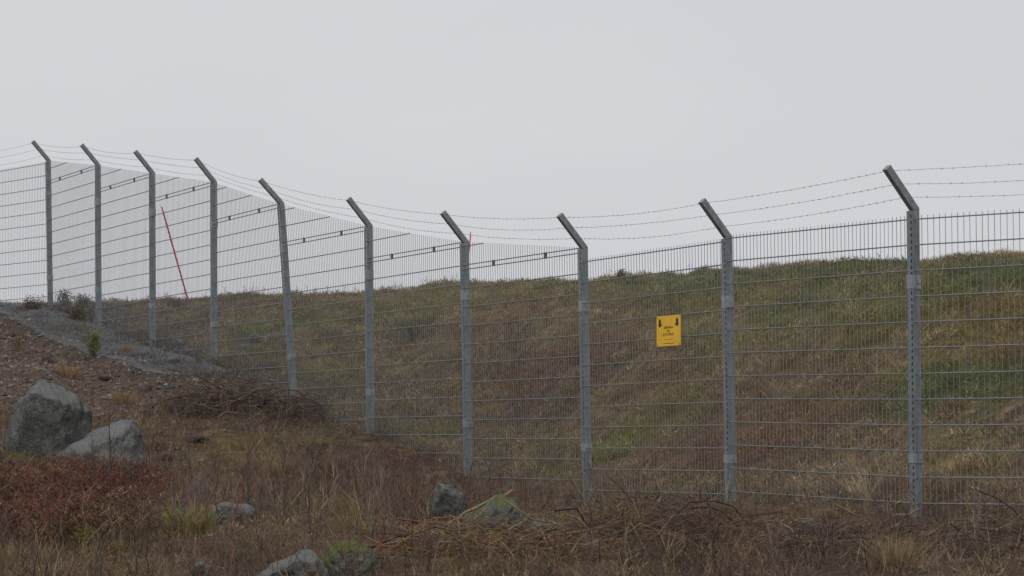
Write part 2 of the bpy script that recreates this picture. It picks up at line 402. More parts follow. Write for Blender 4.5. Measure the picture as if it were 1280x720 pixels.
# ------------------------------------------------------------------ ground sheet
nyG, nxG = mx.shape
V = np.c_[mx.ravel(), my.ravel(), hz.ravel()]
idx = np.arange(nyG * nxG).reshape(nyG, nxG)
F = np.c_[idx[:-1, :-1].ravel(), idx[:-1, 1:].ravel(), idx[1:, 1:].ravel(), idx[1:, :-1].ravel()]
gx, gy = V[:, 0], V[:, 1]
s_, p_ = sp(gx, gy)
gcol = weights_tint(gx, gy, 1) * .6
dirt = sst(p_, 1.1, 1.5) * sst(s_, 9.5, 13.5 ) + sst(p_, 2.2, 3.5) * sst(s_ - .25 * p_, 6.5, 9)
dirt = np.clip(dirt, 0, 1) * sst(fbm(gx * .8, gy * .8, 77, 3) + .35 * sst(s_, 10, 14), .38, .6)
gravel = sst(p_, -1.6, -.6) * (1 - sst(p_, 1.2, 1.4)) * sst(s_, 11, 13.5) * sst(fbm(gx * .9, gy * .9, 78, 3) + .5 * sst(p_, -.2, .4), .4, .62)
gcol = gcol * (1 - dirt[:, None]) + np.array([.150, .113, .098]) * dirt[:, None]
gcol = gcol * (1 - gravel[:, None]) + np.array([.11, .097, .087]) * gravel[:, None]
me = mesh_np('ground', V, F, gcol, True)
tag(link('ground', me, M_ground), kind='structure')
def dirtness(x, y):
    s, p = sp(x, y)
    d = sst(p, 1.1, 1.5) * sst(s, 9.5, 13.5) + sst(p, 2.2, 3.5) * sst(s - .25 * p, 6.5, 9)
    d = np.clip(d, 0, 1) * sst(fbm(x * .8, y * .8, 77, 3) + .35 * sst(s, 10, 14), .38, .6)
    g = sst(p, -1.6, -.6) * (1 - sst(p, 1.2, 1.4)) * sst(s, 11, 13.5) * sst(fbm(x * .9, y * .9, 78, 3) + .5 * sst(p, -.2, .4), .4, .62)
    return np.clip(d, 0, 1), g

# ------------------------------------------------------------------ shapes made of many small pieces
def tubes(P, Rad, sides=3, cap=False):
    """P (n,k,3) centre lines, Rad (n,k) radii -> verts, quads"""
    P = np.asarray(P, float); n, k, _ = P.shape
    d = P[:, -1] - P[:, 0]; d /= np.linalg.norm(d, axis=1, keepdims=True) + 1e-9
    ref = np.where(np.abs(d[:, 2:3]) > .8, np.array([[1., 0, 0]]), np.array([[0, 0, 1.]]))
    a = np.cross(d, ref); a /= np.linalg.norm(a, axis=1, keepdims=True); b_ = np.cross(d, a)
    ang = np.arange(sides) / sides * 2 * np.pi
    ring = a[:, None] * np.cos(ang)[None, :, None] + b_[:, None] * np.sin(ang)[None, :, None]
    V = P[:, :, None] + ring[:, None] * np.asarray(Rad)[:, :, None, None]
    V = V.reshape(-1, 3)
    base = (np.arange(n) * k * sides)[:, None, None] + (np.arange(k - 1) * sides)[None, :, None]
    j = np.arange(sides)[None, None]; j2 = (j + 1) % sides
    F = np.stack([base + j, base + j2, base + j2 + sides, base + j + sides], -1).reshape(-1, 4)
    Fs = [F]
    if cap:
        if sides == 4:
            e = (np.arange(n) * k * sides)[:, None]
            Fs.append(np.concatenate([e + np.array([[3, 2, 1, 0]]), e + (k - 1) * sides + np.array([[0, 1, 2, 3]])]))
        elif sides == 3:
            e = (np.arange(n) * k * sides)[:, None]
            Fs.append(np.concatenate([e + np.array([[2, 1, 0]]), e + (k - 1) * sides + np.array([[0, 1, 2]])]))
    return V, Fs

def blades(x, y, z, h, w, az, lean, bend, tint, rn):
    """curved tapering leaves: 5 verts, 3 triangles each"""
    n = len(x)
    d = np.c_[np.cos(az), np.sin(az)]
    fa = rn.random(n) * np.pi * 2
    sx = np.c_[np.cos(fa), np.sin(fa), np.zeros(n)]
    B = np.c_[x, y, z]
    def pt(t):
        off = (lean * t + bend * t * t) * h
        zz = h * t * (1 - .35 * np.clip(bend, 0, 1.6) * t)
        return B + np.c_[d * off[:, None], zz]
    m = pt(.55); tp = pt(1.0)
    hw = (w / 2)[:, None]
    V = np.stack([B - sx * hw, B + sx * hw, m - sx * hw * .75, m + sx * hw * .75, tp], 1).reshape(-1, 3)
    o = (np.arange(n) * 5)[:, None]
    F = np.concatenate([o + np.array([[0, 1, 3]]), o + np.array([[0, 3, 2]]), o + np.array([[2, 3, 4]])])
    return V, F, np.repeat(tint, 5, 0)

def join(parts):
    Vs, Fq, Ft, Cs = [], [], [], []; o = 0
    for V, F, c in parts:
        for f in (F if isinstance(F, list) else [F]):
            (Fq if f.shape[1] == 4 else Ft).append(f + o)
        Vs.append(V); Cs.append(c); o += len(V)
    Fs = ([np.concatenate(Fq)] if Fq else []) + ([np.concatenate(Ft)] if Ft else [])
    return np.concatenate(Vs), Fs, np.concatenate(Cs)

def in_view(x, y, marg=1.6):
    return np.abs(x) < y * (640 / FPX) + marg

def tufted(n_tuft, per, region, hfun, seed, wid=(.006, .011), spread=.09, lean=.35, keep=None):
    rn = np.random.default_rng(seed)
    x0, x1, y0, y1 = region
    tx = rn.uniform(x0, x1, n_tuft); ty = rn.uniform(y0, y1, n_tuft)
    ok = in_view(tx, ty)
    if keep is not None: ok &= keep(tx, ty, rn)
    tx, ty = tx[ok], ty[ok]
    col = weights_tint(tx, ty, seed)
    col *= rn.uniform(.6, 1.45, (len(tx), 1))
    hh = hfun(tx, ty, rn)
    laz = rn.uniform(0, 2 * np.pi, len(tx)); llean = rn.uniform(0, .5, len(tx))
    rep = rn.integers(per // 2, per + per // 2, len(tx))
    k = np.repeat(np.arange(len(tx)), rep); n = len(k)
    sprd = spread * rn.uniform(.5, 1.6, len(tx))
    a = rn.uniform(0, 2 * np.pi, n); r = sprd[k] * np.sqrt(rn.random(n))
    x = tx[k] + r * np.cos(a); y = ty[k] + r * np.sin(a)
    z = ground(x, y) - .012
    h = hh[k] * rn.uniform(.45, 1.15, n)
    az = np.where(rn.random(n) < .55, a, laz[k] + rn.normal(0, .5, n))
    ln = np.abs(rn.normal(0, lean, n)) + llean[k] * .6; bd = np.abs(rn.normal(.35, .35, n))
    tint = col[k] * rn.uniform(.7, 1.3, (n, 1))
    return blades(x, y, z, h, rn.uniform(*wid, n), az, ln, bd, tint, rn)

# bank behind the fence
def keep_in(x, y, rn):
    s, p = sp(x, y); d, g = dirtness(x, y)
    return (p < -.03) & (rn.random(len(x)) > g * .85) & (ground(x, y) > 0)
def h_in(x, y, rn):
    n = fbm(x * 1.1, y * 1.1, 61, 3)
    return (.07 + .12 * sst(n, .35, .7)) * rn.uniform(.6, 1.4, len(x)) * (1 - .72 * sst(ground(x, y), 3.45, 3.75))
V, F, c = tufted(21000, 8, (-11.5, 9.5, 15.5, 43), h_in, 11, wid=(.006, .011), spread=.08, lean=.45, keep=keep_in)
tag(link('bank_grass', mesh_np('bank_grass', V, F, c), M_plant), 'dry olive and brown heath grass covering the bank behind the fence', 'grass', kind='stuff')
def flecks(n_cl, per, region, seed, keep, rad, hgt, leaf, tintf=None, flat=.0):
    """low scrubby cushions: many small leaves and twig tips through a rounded volume"""
    rn = np.random.default_rng(seed)
    x = rn.uniform(region[0], region[1], n_cl); y = rn.uniform(region[2], region[3], n_cl)
    ok = in_view(x, y) & keep(x, y, rn); x, y = x[ok], y[ok]; m = len(x)
    col = (tintf or weights_tint)(x, y, seed) * rn.uniform(.5, 1.5, (m, 1))
    R_ = rn.uniform(*rad, m); H_ = R_ * rn.uniform(*hgt, m) * (1 - .55 * sst(ground(x, y), 3.4, 3.7))
    k = np.repeat(np.arange(m), np.maximum((per * (R_ / np.mean(rad)) ** 2 * rn.uniform(.5, 1.4, m)).astype(int), 4)); n = len(k)
    a = rn.uniform(0, 2 * np.pi, n); ct = rn.random(n); st = np.sqrt(1 - ct * ct); rr = rn.uniform(.55, 1.08, n)
    px_ = x[k] + R_[k] * st * np.cos(a) * rr; py_ = y[k] + R_[k] * st * np.sin(a) * rr
    c_ = np.c_[px_, py_, ground(px_, py_) + H_[k] * ct * rr]
    d = np.c_[np.cos(a) * st, np.sin(a) * st, ct + .35] + rn.normal(0, .55, (n, 3)); d /= np.linalg.norm(d, axis=1, keepdims=True)
    q = rn.normal(0, 1, (n, 3)); q -= d * (d * q).sum(1, keepdims=True); q /= np.linalg.norm(q, axis=1, keepdims=True)
    l = rn.uniform(*leaf, (n, 1)); w = l * rn.uniform(.09, .24, (n, 1))
    V = np.stack([c_ - q * w, c_ + q * w, c_ + d * l * 2], 1).reshape(-1, 3)
    cc = col[k] * rn.uniform(.6, 1.4, (n, 1))
    return V, np.arange(3 * n).reshape(-1, 3), np.repeat(cc, 3, 0)
V, F, c = flecks(13000, 52, (-11.5, 9.5, 15.5, 43), 13, keep_in, (.09, .24), (.35, .75), (.014, .035))
tag(link('bank_scrub', mesh_np('bank_scrub', V, F, c), M_plant), 'mottled rusty brown and moss green low scrub on the bank behind the fence', 'scrub', kind='stuff')
def h_tus(x, y, rn): return rn.uniform(.14, .30, len(x)) * (1 - .75 * sst(ground(x, y), 3.4, 3.7))
V, F, c = tufted(1100, 46, (-11.5, 9.5, 15.5, 40), h_tus, 17, wid=(.005, .010), spread=.09, lean=.35, keep=lambda x, y, rn: keep_in(x, y, rn) & (fbm(x * .8, y * .8, 141, 2) > .45))
tag(link('bank_tussocks', mesh_np('bank_tussocks', V, F, c), M_plant), 'taller withered grass tussocks scattered over the bank', 'grass', kind='stuff')
# foreground slope
def keep_out(x, y, rn):
    s, p = sp(x, y); d, g = dirtness(x, y)
    return (p >= -.03) & (rn.random(len(x)) > np.clip(d * .93 + g * .93, 0, 1))
def keep_lowveg(x, y, rn):
    s, p = sp(x, y); return keep_out(x, y, rn) & (rn.random(len(x)) < .25 + .75 * sst(p, .2, 1.0))
def h_out(x, y, rn):
    n = fbm(x * .9, y * .9, 71, 3)
    s, p = sp(x, y)
    return (.07 + .20 * sst(n, .35, .7)) * rn.uniform(.5, 1.4, len(x)) * (.4 + .6 * sst(p, .3, 1.8))
V, F, c = tufted(8500, 12, (-8.5, 5.5, 11.5, 38), h_out, 12, wid=(.004, .009), spread=.10, lean=.4, keep=keep_out)
V2, F2, c2 = flecks(5200, 60, (-8.5, 5.5, 11.5, 38), 14, keep_lowveg, (.07, .20), (.4, .9), (.010, .026))
tag(link('slope_scrub', mesh_np('slope_scrub', V2, F2, c2), M_plant), 'matted brown and reddish litter and low heather in front of the fence', 'scrub', kind='stuff')
tag(link('slope_grass', mesh_np('slope_grass', V, F, c), M_plant), 'withered brown grass covering the slope in front of the fence', 'grass', kind='stuff')

# ------------------------------------------------------------------ dead stems and litter in front, heather on the crest
def stems(n, region, hr, rad, cols, seed, keep, lean=.25, forks=2):
    rn = np.random.default_rng(seed)
    x = rn.uniform(region[0], region[1], n); y = rn.uniform(region[2], region[3], n)
    ok = in_view(x, y) & keep(x, y, rn); x, y = x[ok], y[ok]; n = len(x)
    h = rn.uniform(*hr, n); az = rn.uniform(0, 2 * np.pi, n); ln = np.abs(rn.normal(0, lean, n))
    B = np.c_[x, y, ground(x, y) - .02]
    d = np.c_[np.cos(az) * ln, np.sin(az) * ln, np.ones(n)]; d /= np.linalg.norm(d, axis=1, keepdims=True)
    ts = np.array([0, .35, .7, 1.0])
    wob = rn.normal(0, .05, (n, 4, 3)) * (h[:, None, None]); wob[:, 0] = 0
    P = B[:, None] + d[:, None] * (h[:, None] * ts)[:, :, None] + wob
    Rd = rad * rn.uniform(.7, 1.4, (n, 1)) * np.array([[1, .85, .65, .35]])
    ci = rn.integers(0, len(cols), n); col = np.stack([C[k] for k in cols])[ci] * rn.uniform(.7, 1.3, (n, 1))
    V, Fs = tubes(P, Rd, 3); parts = [(V, Fs, np.repeat(col, 12, 0))]
    for f in range(forks):
        t = rn.uniform(.3, .85, n); b0 = P[:, 0] + (P[:, -1] - P[:, 0]) * t[:, None]
        b0 = P[:, 1] * (1 - (t - .3)[:, None] / .55) + P[:, 3] * ((t - .3)[:, None] / .55) if False else b0
        a2 = rn.uniform(0, 2 * np.pi, n); l2 = h * rn.uniform(.25, .5, n)
        e = b0 + np.c_[np.cos(a2) * .55, np.sin(a2) * .55, np.full(n, .85)] * l2[:, None]
        m = (b0 + e) / 2 + rn.normal(0, .02, (n, 3))
        V, Fs = tubes(np.stack([b0, m, e], 1), Rd[:, :1] * np.array([[.6, .5, .3]]), 3)
        parts.append((V, Fs, np.repeat(col, 9, 0)))
    return join(parts)
def keep_fg(x, y, rn):
    s, p = sp(x, y); d, g = dirtness(x, y)
    return (p > .6) & (fbm(x * .7, y * .7, 91, 3) + .25 * rn.random(len(x)) > .52) & (rn.random(len(x)) > d * .8)
V, F, c = stems(5200, (-6.5, 5, 13, 28), (.15, .5), .0032, ['purple', 'brown', 'heather', 'red', 'dark', 'tan'], 21, keep_fg, .3, 3)
tag(link('withered_stems', mesh_np('withered_stems', V, F, c), M_plant), 'thin purplish brown withered stems standing in the foreground grass', 'plants', kind='stuff')
def keep_purple(x, y, rn):
    px, py = to_px(x, y, ground(x, y)); s, p = sp(x, y)
    return (p > .8) & (px > 215) & (px < 560) & (rn.random(len(x)) < np.exp(-((py - 640) / 45) ** 2)) & (fbm(x * 1.2, y * 1.2, 191, 2) > .45) & (np.hypot(px - 290, (py - 668) * 1.2) > 50) & (np.hypot(px - 560, py - 650) > 45) & (np.hypot(px - 400, (py - 725) * .7) > 70)
V, F, c = stems(2600, (-4, .5, 14, 24), (.18, .42), .0026, ['purple', 'purple', 'heather', 'dark', 'red'], 23, keep_purple, .18, 4)
tag(link('purple_stems', mesh_np('purple_stems', V, F, c), M_wood), 'thicket of thin purplish bare stems in the middle foreground', 'plants', kind='stuff')
def keep_crest(x, y, rn):
    s, p = sp(x, y); g = ground(x, y)
    return (p < -.3) & (g > 3.45) & (rn.random(len(x)) < 1 - .85 * sst(x, -2.2, .5)) & (rn.random(len(x)) < .2 + .8 * sst(fbm(x * .8, y * .8, 95, 2), .4, .6))
V, F, c = stems(2600, (-11, 8, 26, 43), (.08, .24), .004, ['heather', 'brown', 'dark', 'tan', 'olive'], 22, keep_crest, .3, 3)
tag(link('crest_stems', mesh_np('crest_stems', V, F, c), M_plant), 'sparse dry stems along the crest of the bank against the sky', 'plants', kind='stuff')

def keep_dirt(x, y, rn):
    s, p = sp(x, y); d, g = dirtness(x, y)
    return (p > .1) & (p < 6) & (s > 7) & (d + g > .3) & (fbm(x * 1.1, y * 1.1, 97, 3) > .47)
dk = lambda x, y, sd: np.array([[.145, .108, .094]]) * (.7 + .6 * np.random.default_rng(sd).random((len(x), 1)))
V, F, c = flecks(2600, 26, (-11, 0, 21, 41), 15, keep_dirt, (.06, .18), (.15, .4), (.012, .03), dk)
tag(link('dirt_litter', mesh_np('dirt_litter', V, F, c), M_plant), 'dead leaves and creeping growth on the bare dirt slope', 'litter', kind='stuff')
def keep_foot(x, y, rn):
    s, p = sp(x, y); return (p < .85 + .5 * (fbm(x, y, 123, 2) - .5)) & (p > -3.2) & (s > 9.5) & (rn.random(len(x)) < .85)
hk = lambda x, y, sd: np.where(np.random.default_rng(sd).random((len(x), 1)) < .7, C['heather'] * .8, C['brown'] * .75)
V, F, c = flecks(4200, 46, (-11.5, 1, 22, 43), 16, keep_foot, (.10, .24), (.4, .9), (.014, .034), hk)
tag(link('heather', mesh_np('heather', V, F, c), M_plant), 'grey brown heather scrub along the upper fence foot', 'heather', kind='stuff')
# ------------------------------------------------------------------ rocks
def rock_mesh(name, sx, sy, sz, seed, cuts=(), nrand=9, sub=4, rough=.05):
    bm = bmesh.new(); bmesh.ops.create_icosphere(bm, subdivisions=sub, radius=1.0)
    me = bpy.data.meshes.new(name); bm.to_mesh(me); bm.free()
    v = np.empty(len(me.vertices) * 3); me.vertices.foreach_get('co', v); v = v.reshape(-1, 3)
    rn = np.random.default_rng(seed)
    pl = [(np.array(n) / np.linalg.norm(n), d) for n, d in cuts]
    for _ in range(nrand):
        n = rn.normal(0, 1, 3); n /= np.linalg.norm(n); pl.append((n, rn.uniform(.62, .88)))
    for n, d in pl:
        e = v @ n - d; k = e > 0; v[k] -= n * e[k][:, None] * .94
    nn = v / (np.linalg.norm(v, axis=1, keepdims=True) + 1e-9)
    f = (fbm(nn[:, 0] * 2.2 + nn[:, 2] * 1.7, nn[:, 1] * 2.2 - nn[:, 2] * 1.3, seed, 4) - .5)
    f2 = (fbm(nn[:, 0] * 7 + nn[:, 2] * 5, nn[:, 1] * 7 - nn[:, 2] * 4, seed + 9, 3) - .5)
    v = v * (1 + rough * 2.2 * f + rough * f2)[:, None]
    v = v * np.array([sx, sy, sz])
    me.vertices.foreach_set('co', v.ravel())
    me.polygons.foreach_set('use_smooth', np.ones(len(me.polygons), bool))
    me.update(); return me

def rock(name, px0, px1, ptop, pbase, mat, label, seed, cuts=(), group=None, depth=.8, nrand=8, rough=.05, rotz=0, cat='boulder', bury=.35, sub=4):
    """a stone that fills these photo columns and rows, set on the ground there"""
    cx = (px0 + px1) / 2; h = hit(cx, pbase); Y = h[1]
    w = (px1 - px0) / FPX * Y; ht = (pbase - ptop) / FPX * Y
    full = ht * (1 + bury)
    me = rock_mesh(name, w / 2 * 1.12, w / 2 * depth, full / 2 * 1.12, seed, cuts, nrand, sub, rough)
    v = np.empty(len(me.vertices) * 3); me.vertices.foreach_get('co', v); v = v.reshape(-1, 3)
    c_, s2 = math.cos(rotz), math.sin(rotz)
    v = np.c_[v[:, 0] * c_ - v[:, 1] * s2, v[:, 0] * s2 + v[:, 1] * c_, v[:, 2]]
    mn, mxx = v.min(0), v.max(0)
    v = (v - (mn + mxx) / 2) * np.array([w / (mxx[0] - mn[0]), 1, full / (mxx[2] - mn[2])])
    v[:, 2] += full / 2 - ht * bury
    me.vertices.foreach_set('co', v.ravel()); me.update()
    o = link(name, me, mat)
    yy = Y + w / 2 * depth * .5
    o.location = (at(cx, pbase, yy)[0], yy, at(cx, pbase, Y)[2])
    tag(o, label, cat, group)
    return o
ROCKS = []
def hull_rock(pts, mat, label, seed, Y=None, rough=.028, cuts=3):
    """a faceted stone from corner points: photo column, photo row, and how far behind (+) or in front (-) of its middle, in the same unit"""
    pts = np.array(pts, float); cx = (pts[:, 0].min() + pts[:, 0].max()) / 2; low = pts[:, 1].max()
    if Y is None: Y = hit(cx, low - .12 * (low - pts[:, 1].min()))[1]
    Y += .25 * (pts[:, 0].max() - pts[:, 0].min()) / FPX * Y
    o0 = at(cx, low, Y); k = Y / FPX
    v = np.array([at(p[0], p[1], Y) + np.array([0, p[2] * k, 0]) for p in pts]) - o0
    bm = bmesh.new()
    for q in v: bm.verts.new(q)
    bmesh.ops.convex_hull(bm, input=bm.verts)
    bmesh.ops.delete(bm, geom=[q for q in bm.verts if not q.link_faces], context='VERTS')
    bmesh.ops.triangulate(bm, faces=bm.faces)
    for _ in range(cuts + 1):
        long = [e for e in bm.edges if e.calc_length() > .035 * np.ptp(v[:, 0])]
        if long: bmesh.ops.subdivide_edges(bm, edges=long, cuts=1, use_grid_fill=True)
        bmesh.ops.triangulate(bm, faces=bm.faces)
    for _ in range(1): bmesh.ops.smooth_vert(bm, verts=bm.verts, factor=.5, use_axis_x=True, use_axis_y=True, use_axis_z=True)
    q0 = np.array([q.co for q in bm.verts]); lo, hi, l1, h1 = v.min(0), v.max(0), q0.min(0), q0.max(0)
    q0 = lo + (q0 - l1) * (hi - lo) / (h1 - l1)
    for q, c_ in zip(bm.verts, q0): q.co = c_
    bmesh.ops.recalc_face_normals(bm, faces=bm.faces)
    bm.normal_update(); sc = np.ptp(v[:, 0])
    P = np.array([q.co for q in bm.verts]) / sc; Nn = np.array([q.normal for q in bm.verts])
    f = np.abs(fbm(P[:, 0] * 5 + P[:, 1] * 2.9, P[:, 2] * 5 - P[:, 1] * 3.6, seed, 3) - .5) * 2.4 - .3; g = fbm(P[:, 0] * 14 + P[:, 1] * 9, P[:, 2] * 14 - P[:, 1] * 8, seed + 5, 3) - .5
    for q, n_, a_, b_ in zip(bm.verts, Nn, f, g): q.co += Vector(n_) * float(sc * rough * (1.5 * a_ + 1.3 * b_))
    me = bpy.data.meshes.new('boulder'); bm.to_mesh(me); bm.free()
    me.polygons.foreach_set('use_smooth', np.ones(len(me.polygons), bool)); me.update()
    o = link('boulder', me, mat); o.location = o0; o.location.z -= .015
    ROCKS.append((o0[0], o0[1], np.ptp(v[:, 0]) / 2, np.ptp(v[:, 1]) / 2))
    return tag(o, label, 'boulder')
def sil_rock(sil, mat, label, seed, deep=.7, bury=.3, rough=.038):
    """stone from its outline in the photo, given corners in front and behind"""
    rn_ = np.random.default_rng(seed); s_ = np.array(sil, float); c_ = s_.mean(0); w_ = np.ptp(s_[:, 0]); h_ = np.ptp(s_[:, 1]); low = s_[:, 1].max()
    pts = [(x, y, rn_.uniform(-.06, .06) * w_) for x, y in s_]
    for x, y in s_:
        f = rn_.uniform(.45, .75); pts.append((c_[0] + (x - c_[0]) * f, c_[1] + (y - c_[1]) * f, -deep * w_ * rn_.uniform(.3, .45)))
        f = rn_.uniform(.55, .8); pts.append((c_[0] + (x - c_[0]) * f, c_[1] + (y - c_[1]) * f + h_ * .1, deep * w_ * rn_.uniform(.35, .5)))
    pts += [(s_[:, 0].min() + .1 * w_, low + bury * h_, -.1 * w_), (s_[:, 0].max() - .1 * w_, low + bury * h_, -.1 * w_)]
    Yq = hit(c_[0], low)[1]
    return hull_rock(pts, mat, label, seed, Yq, rough)
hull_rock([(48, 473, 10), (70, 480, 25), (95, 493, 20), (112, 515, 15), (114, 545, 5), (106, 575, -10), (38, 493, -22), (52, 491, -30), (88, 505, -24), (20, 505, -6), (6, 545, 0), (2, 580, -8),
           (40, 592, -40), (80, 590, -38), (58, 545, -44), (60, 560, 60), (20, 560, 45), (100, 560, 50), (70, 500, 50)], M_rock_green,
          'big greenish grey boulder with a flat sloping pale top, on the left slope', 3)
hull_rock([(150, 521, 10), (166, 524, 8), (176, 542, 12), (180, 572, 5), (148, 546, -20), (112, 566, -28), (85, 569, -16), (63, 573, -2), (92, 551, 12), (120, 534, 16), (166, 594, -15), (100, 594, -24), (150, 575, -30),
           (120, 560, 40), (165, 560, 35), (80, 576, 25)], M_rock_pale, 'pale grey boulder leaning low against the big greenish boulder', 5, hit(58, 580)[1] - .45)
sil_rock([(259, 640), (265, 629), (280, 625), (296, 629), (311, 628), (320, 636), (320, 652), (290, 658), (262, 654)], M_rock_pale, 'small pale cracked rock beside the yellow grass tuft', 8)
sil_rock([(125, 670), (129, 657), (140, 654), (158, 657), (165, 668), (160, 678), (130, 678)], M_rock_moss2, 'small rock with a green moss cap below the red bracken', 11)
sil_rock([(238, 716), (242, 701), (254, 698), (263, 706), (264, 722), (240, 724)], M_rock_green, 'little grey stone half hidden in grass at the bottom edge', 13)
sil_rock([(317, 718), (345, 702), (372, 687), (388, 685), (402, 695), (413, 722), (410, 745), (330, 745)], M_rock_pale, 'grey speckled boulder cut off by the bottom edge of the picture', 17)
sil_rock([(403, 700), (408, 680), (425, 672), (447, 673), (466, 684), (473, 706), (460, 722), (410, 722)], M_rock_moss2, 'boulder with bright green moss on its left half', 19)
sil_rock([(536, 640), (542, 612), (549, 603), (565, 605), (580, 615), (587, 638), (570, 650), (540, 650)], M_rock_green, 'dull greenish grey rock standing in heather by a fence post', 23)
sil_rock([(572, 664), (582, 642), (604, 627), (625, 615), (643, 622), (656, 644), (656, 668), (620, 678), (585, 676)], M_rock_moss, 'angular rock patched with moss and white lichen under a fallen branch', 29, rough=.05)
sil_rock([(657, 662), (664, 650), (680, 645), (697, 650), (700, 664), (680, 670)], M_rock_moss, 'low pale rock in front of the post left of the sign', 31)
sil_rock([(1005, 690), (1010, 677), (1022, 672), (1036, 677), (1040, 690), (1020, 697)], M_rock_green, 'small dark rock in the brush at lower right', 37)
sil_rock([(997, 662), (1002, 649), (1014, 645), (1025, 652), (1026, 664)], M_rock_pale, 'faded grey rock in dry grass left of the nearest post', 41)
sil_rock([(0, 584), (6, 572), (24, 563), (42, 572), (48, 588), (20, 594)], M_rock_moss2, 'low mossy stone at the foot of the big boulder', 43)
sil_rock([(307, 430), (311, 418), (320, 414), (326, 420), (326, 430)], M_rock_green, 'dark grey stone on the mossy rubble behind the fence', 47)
# grass and stems crowding the foot of every boulder
rn = np.random.default_rng(404); parts = []
for (qx, qy, ra, rb) in ROCKS:
    n = int(260 * ra / .3); a = rn.uniform(0, 2 * np.pi, n); f = rn.uniform(.75, 1.25, n)
    x = qx + ra * f * np.cos(a); y = qy + rb * f * np.sin(a) * 1.1
    ok = (y < qy) | (np.abs(x - qx) > ra * .6); x, y = x[ok], y[ok]; n = len(x)
    V, F, c = blades(x, y, ground(x, y) - .02, rn.uniform(.06, .24, n) * min(1, .45 + ra), rn.uniform(.005, .009, n), rn.uniform(0, 6.28, n), np.abs(rn.normal(0, .4, n)), np.abs(rn.normal(.3, .3, n)),
                     weights_tint(x, y, 5) * rn.uniform(.6, 1.2, (n, 1)), rn); parts.append((V, F, c))
V, F, c = join(parts)
tag(link('rock_foot_grass', mesh_np('rock_foot_grass', V, F, c), M_plant), 'dry grass crowding round the feet of the boulders', 'grass', kind='stuff')
# loose stones that can be told apart on the bare dirt and rubble
protos = [rock_mesh('stone', .5, .42, .32, 200 + k, (), 10, 2, .06) for k in range(6)]
protos_g = [rock_mesh('stone', .5, .42, .32, 300 + k, (), 10, 2, .06) for k in range(4)]
for m_ in protos: m_.materials.append(M_rubble)
for m_ in protos_g: m_.materials.append(M_rubble_grey)
rs = np.random.default_rng(55)
def place_stone(px, py, size, pr, label, group):
    h = hit(px, py)
    o = link('stone', pr[rs.integers(len(pr))])
    o.location = (h[0], h[1], h[2] + size * .05); sc = size * rs.uniform(.8, 1.2, 3); o.scale = sc
    o.rotation_euler = (rs.normal(0, .25), rs.normal(0, .25), rs.uniform(0, 6.28))
    tag(o, label, 'stone', group)
for px, py, sz_, pr, lab in [
        (12, 420, .22, protos, 'flat reddish stone at the left edge on the bare dirt'), (62, 452, .26, protos, 'brown stone on the dirt straight above the big boulder'),
        (40, 442, .20, protos, 'reddish stone on the dirt above and left of the big boulder peak'), (132, 475, .26, protos, 'brown stone on the dirt just under the mesh apron edge'),
        (180, 488, .28, protos, 'reddish brown stone at the lower end of the mesh apron'), (150, 540, .22, protos, 'reddish stone in the dirt right of the pale boulder top'),
        (208, 545, .24, protos, 'pinkish stone on the slope well right of the pale boulder'), (245, 550, .30, protos, 'larger pale pinkish stone on the slope below the dark twig heap'),
        (212, 575, .26, protos, 'flat stone on the slope between pale boulder and bare stems'),
        (222, 432, .32, protos_g, 'grey brown stone in the rubble right of the third post'), (240, 445, .30, protos_g, 'dull stone in the rubble left of the fourth post foot'),
        (300, 438, .34, protos_g, 'rubble stone behind the mesh right of the fourth post'), (215, 455, .30, protos_g, 'grey stone on the apron below the third post'),
        (285, 452, .26, protos_g, 'small grey stone at the foot of the fourth post'), (330, 462, .26, protos_g, 'mossy ground stone left of the leaning fifth post'), (152, 428, .24, protos_g, 'small grey stone between the second and third posts')]:
    place_stone(px, py, sz_, pr, lab, 'loose stones on the upper slope')
# smaller clods and pebbles: nobody could count them
def pebbles(n, seed):
    rn = np.random.default_rng(seed)
    x = rn.uniform(-9.5, 0, n); y = rn.uniform(20, 41, n)
    d, g = dirtness(x, y); ok = in_view(x, y, .6) & (rn.random(n) < np.clip(d + g * .8, 0, 1) + .02)
    x, y = x[ok], y[ok]; n = len(x); g = g[ok]
    oct_ = np.array([[1, 0, 0], [0, 1, 0], [-1, 0, 0], [0, -1, 0], [0, 0, 1.], [0, 0, -1]])
    f = np.array([[0, 1, 4], [1, 2, 4], [2, 3, 4], [3, 0, 4], [1, 0, 5], [2, 1, 5], [3, 2, 5], [0, 3, 5]])
    s = (.007 + .034 * rn.random(n) ** 5)
    a = rn.uniform(0, 6.28, n); ca, sa = np.cos(a), np.sin(a)
    v = oct_[None] * s[:, None, None] * rn.uniform(.6, 1.4, (n, 6, 3)) * np.array([1, 1, .9])
    v = np.stack([v[..., 0] * ca[:, None] - v[..., 1] * sa[:, None], v[..., 0] * sa[:, None] + v[..., 1] * ca[:, None], v[..., 2]], -1)
    v += np.c_[x, y, ground(x, y) + s * .2][:, None]
    cc = np.where((rn.random(n) < .25 + .5 * g)[:, None], np.array([[.16, .145, .13]]), np.array([[.155, .116, .102]])) * rn.uniform(.5, 1.5, (n, 1))
    return v.reshape(-1, 3), (f[None] + (np.arange(n) * 6)[:, None, None]).reshape(-1, 3), np.repeat(cc, 6, 0)
V, F, c = pebbles(80000, 66)
M_clod = plant_mat('clods', .95, .15, .3)
tag(link('gravel', mesh_np('gravel', V, F, c), M_clod), 'reddish brown stony soil and pebbles on the dirt slope', 'gravel', kind='stuff')

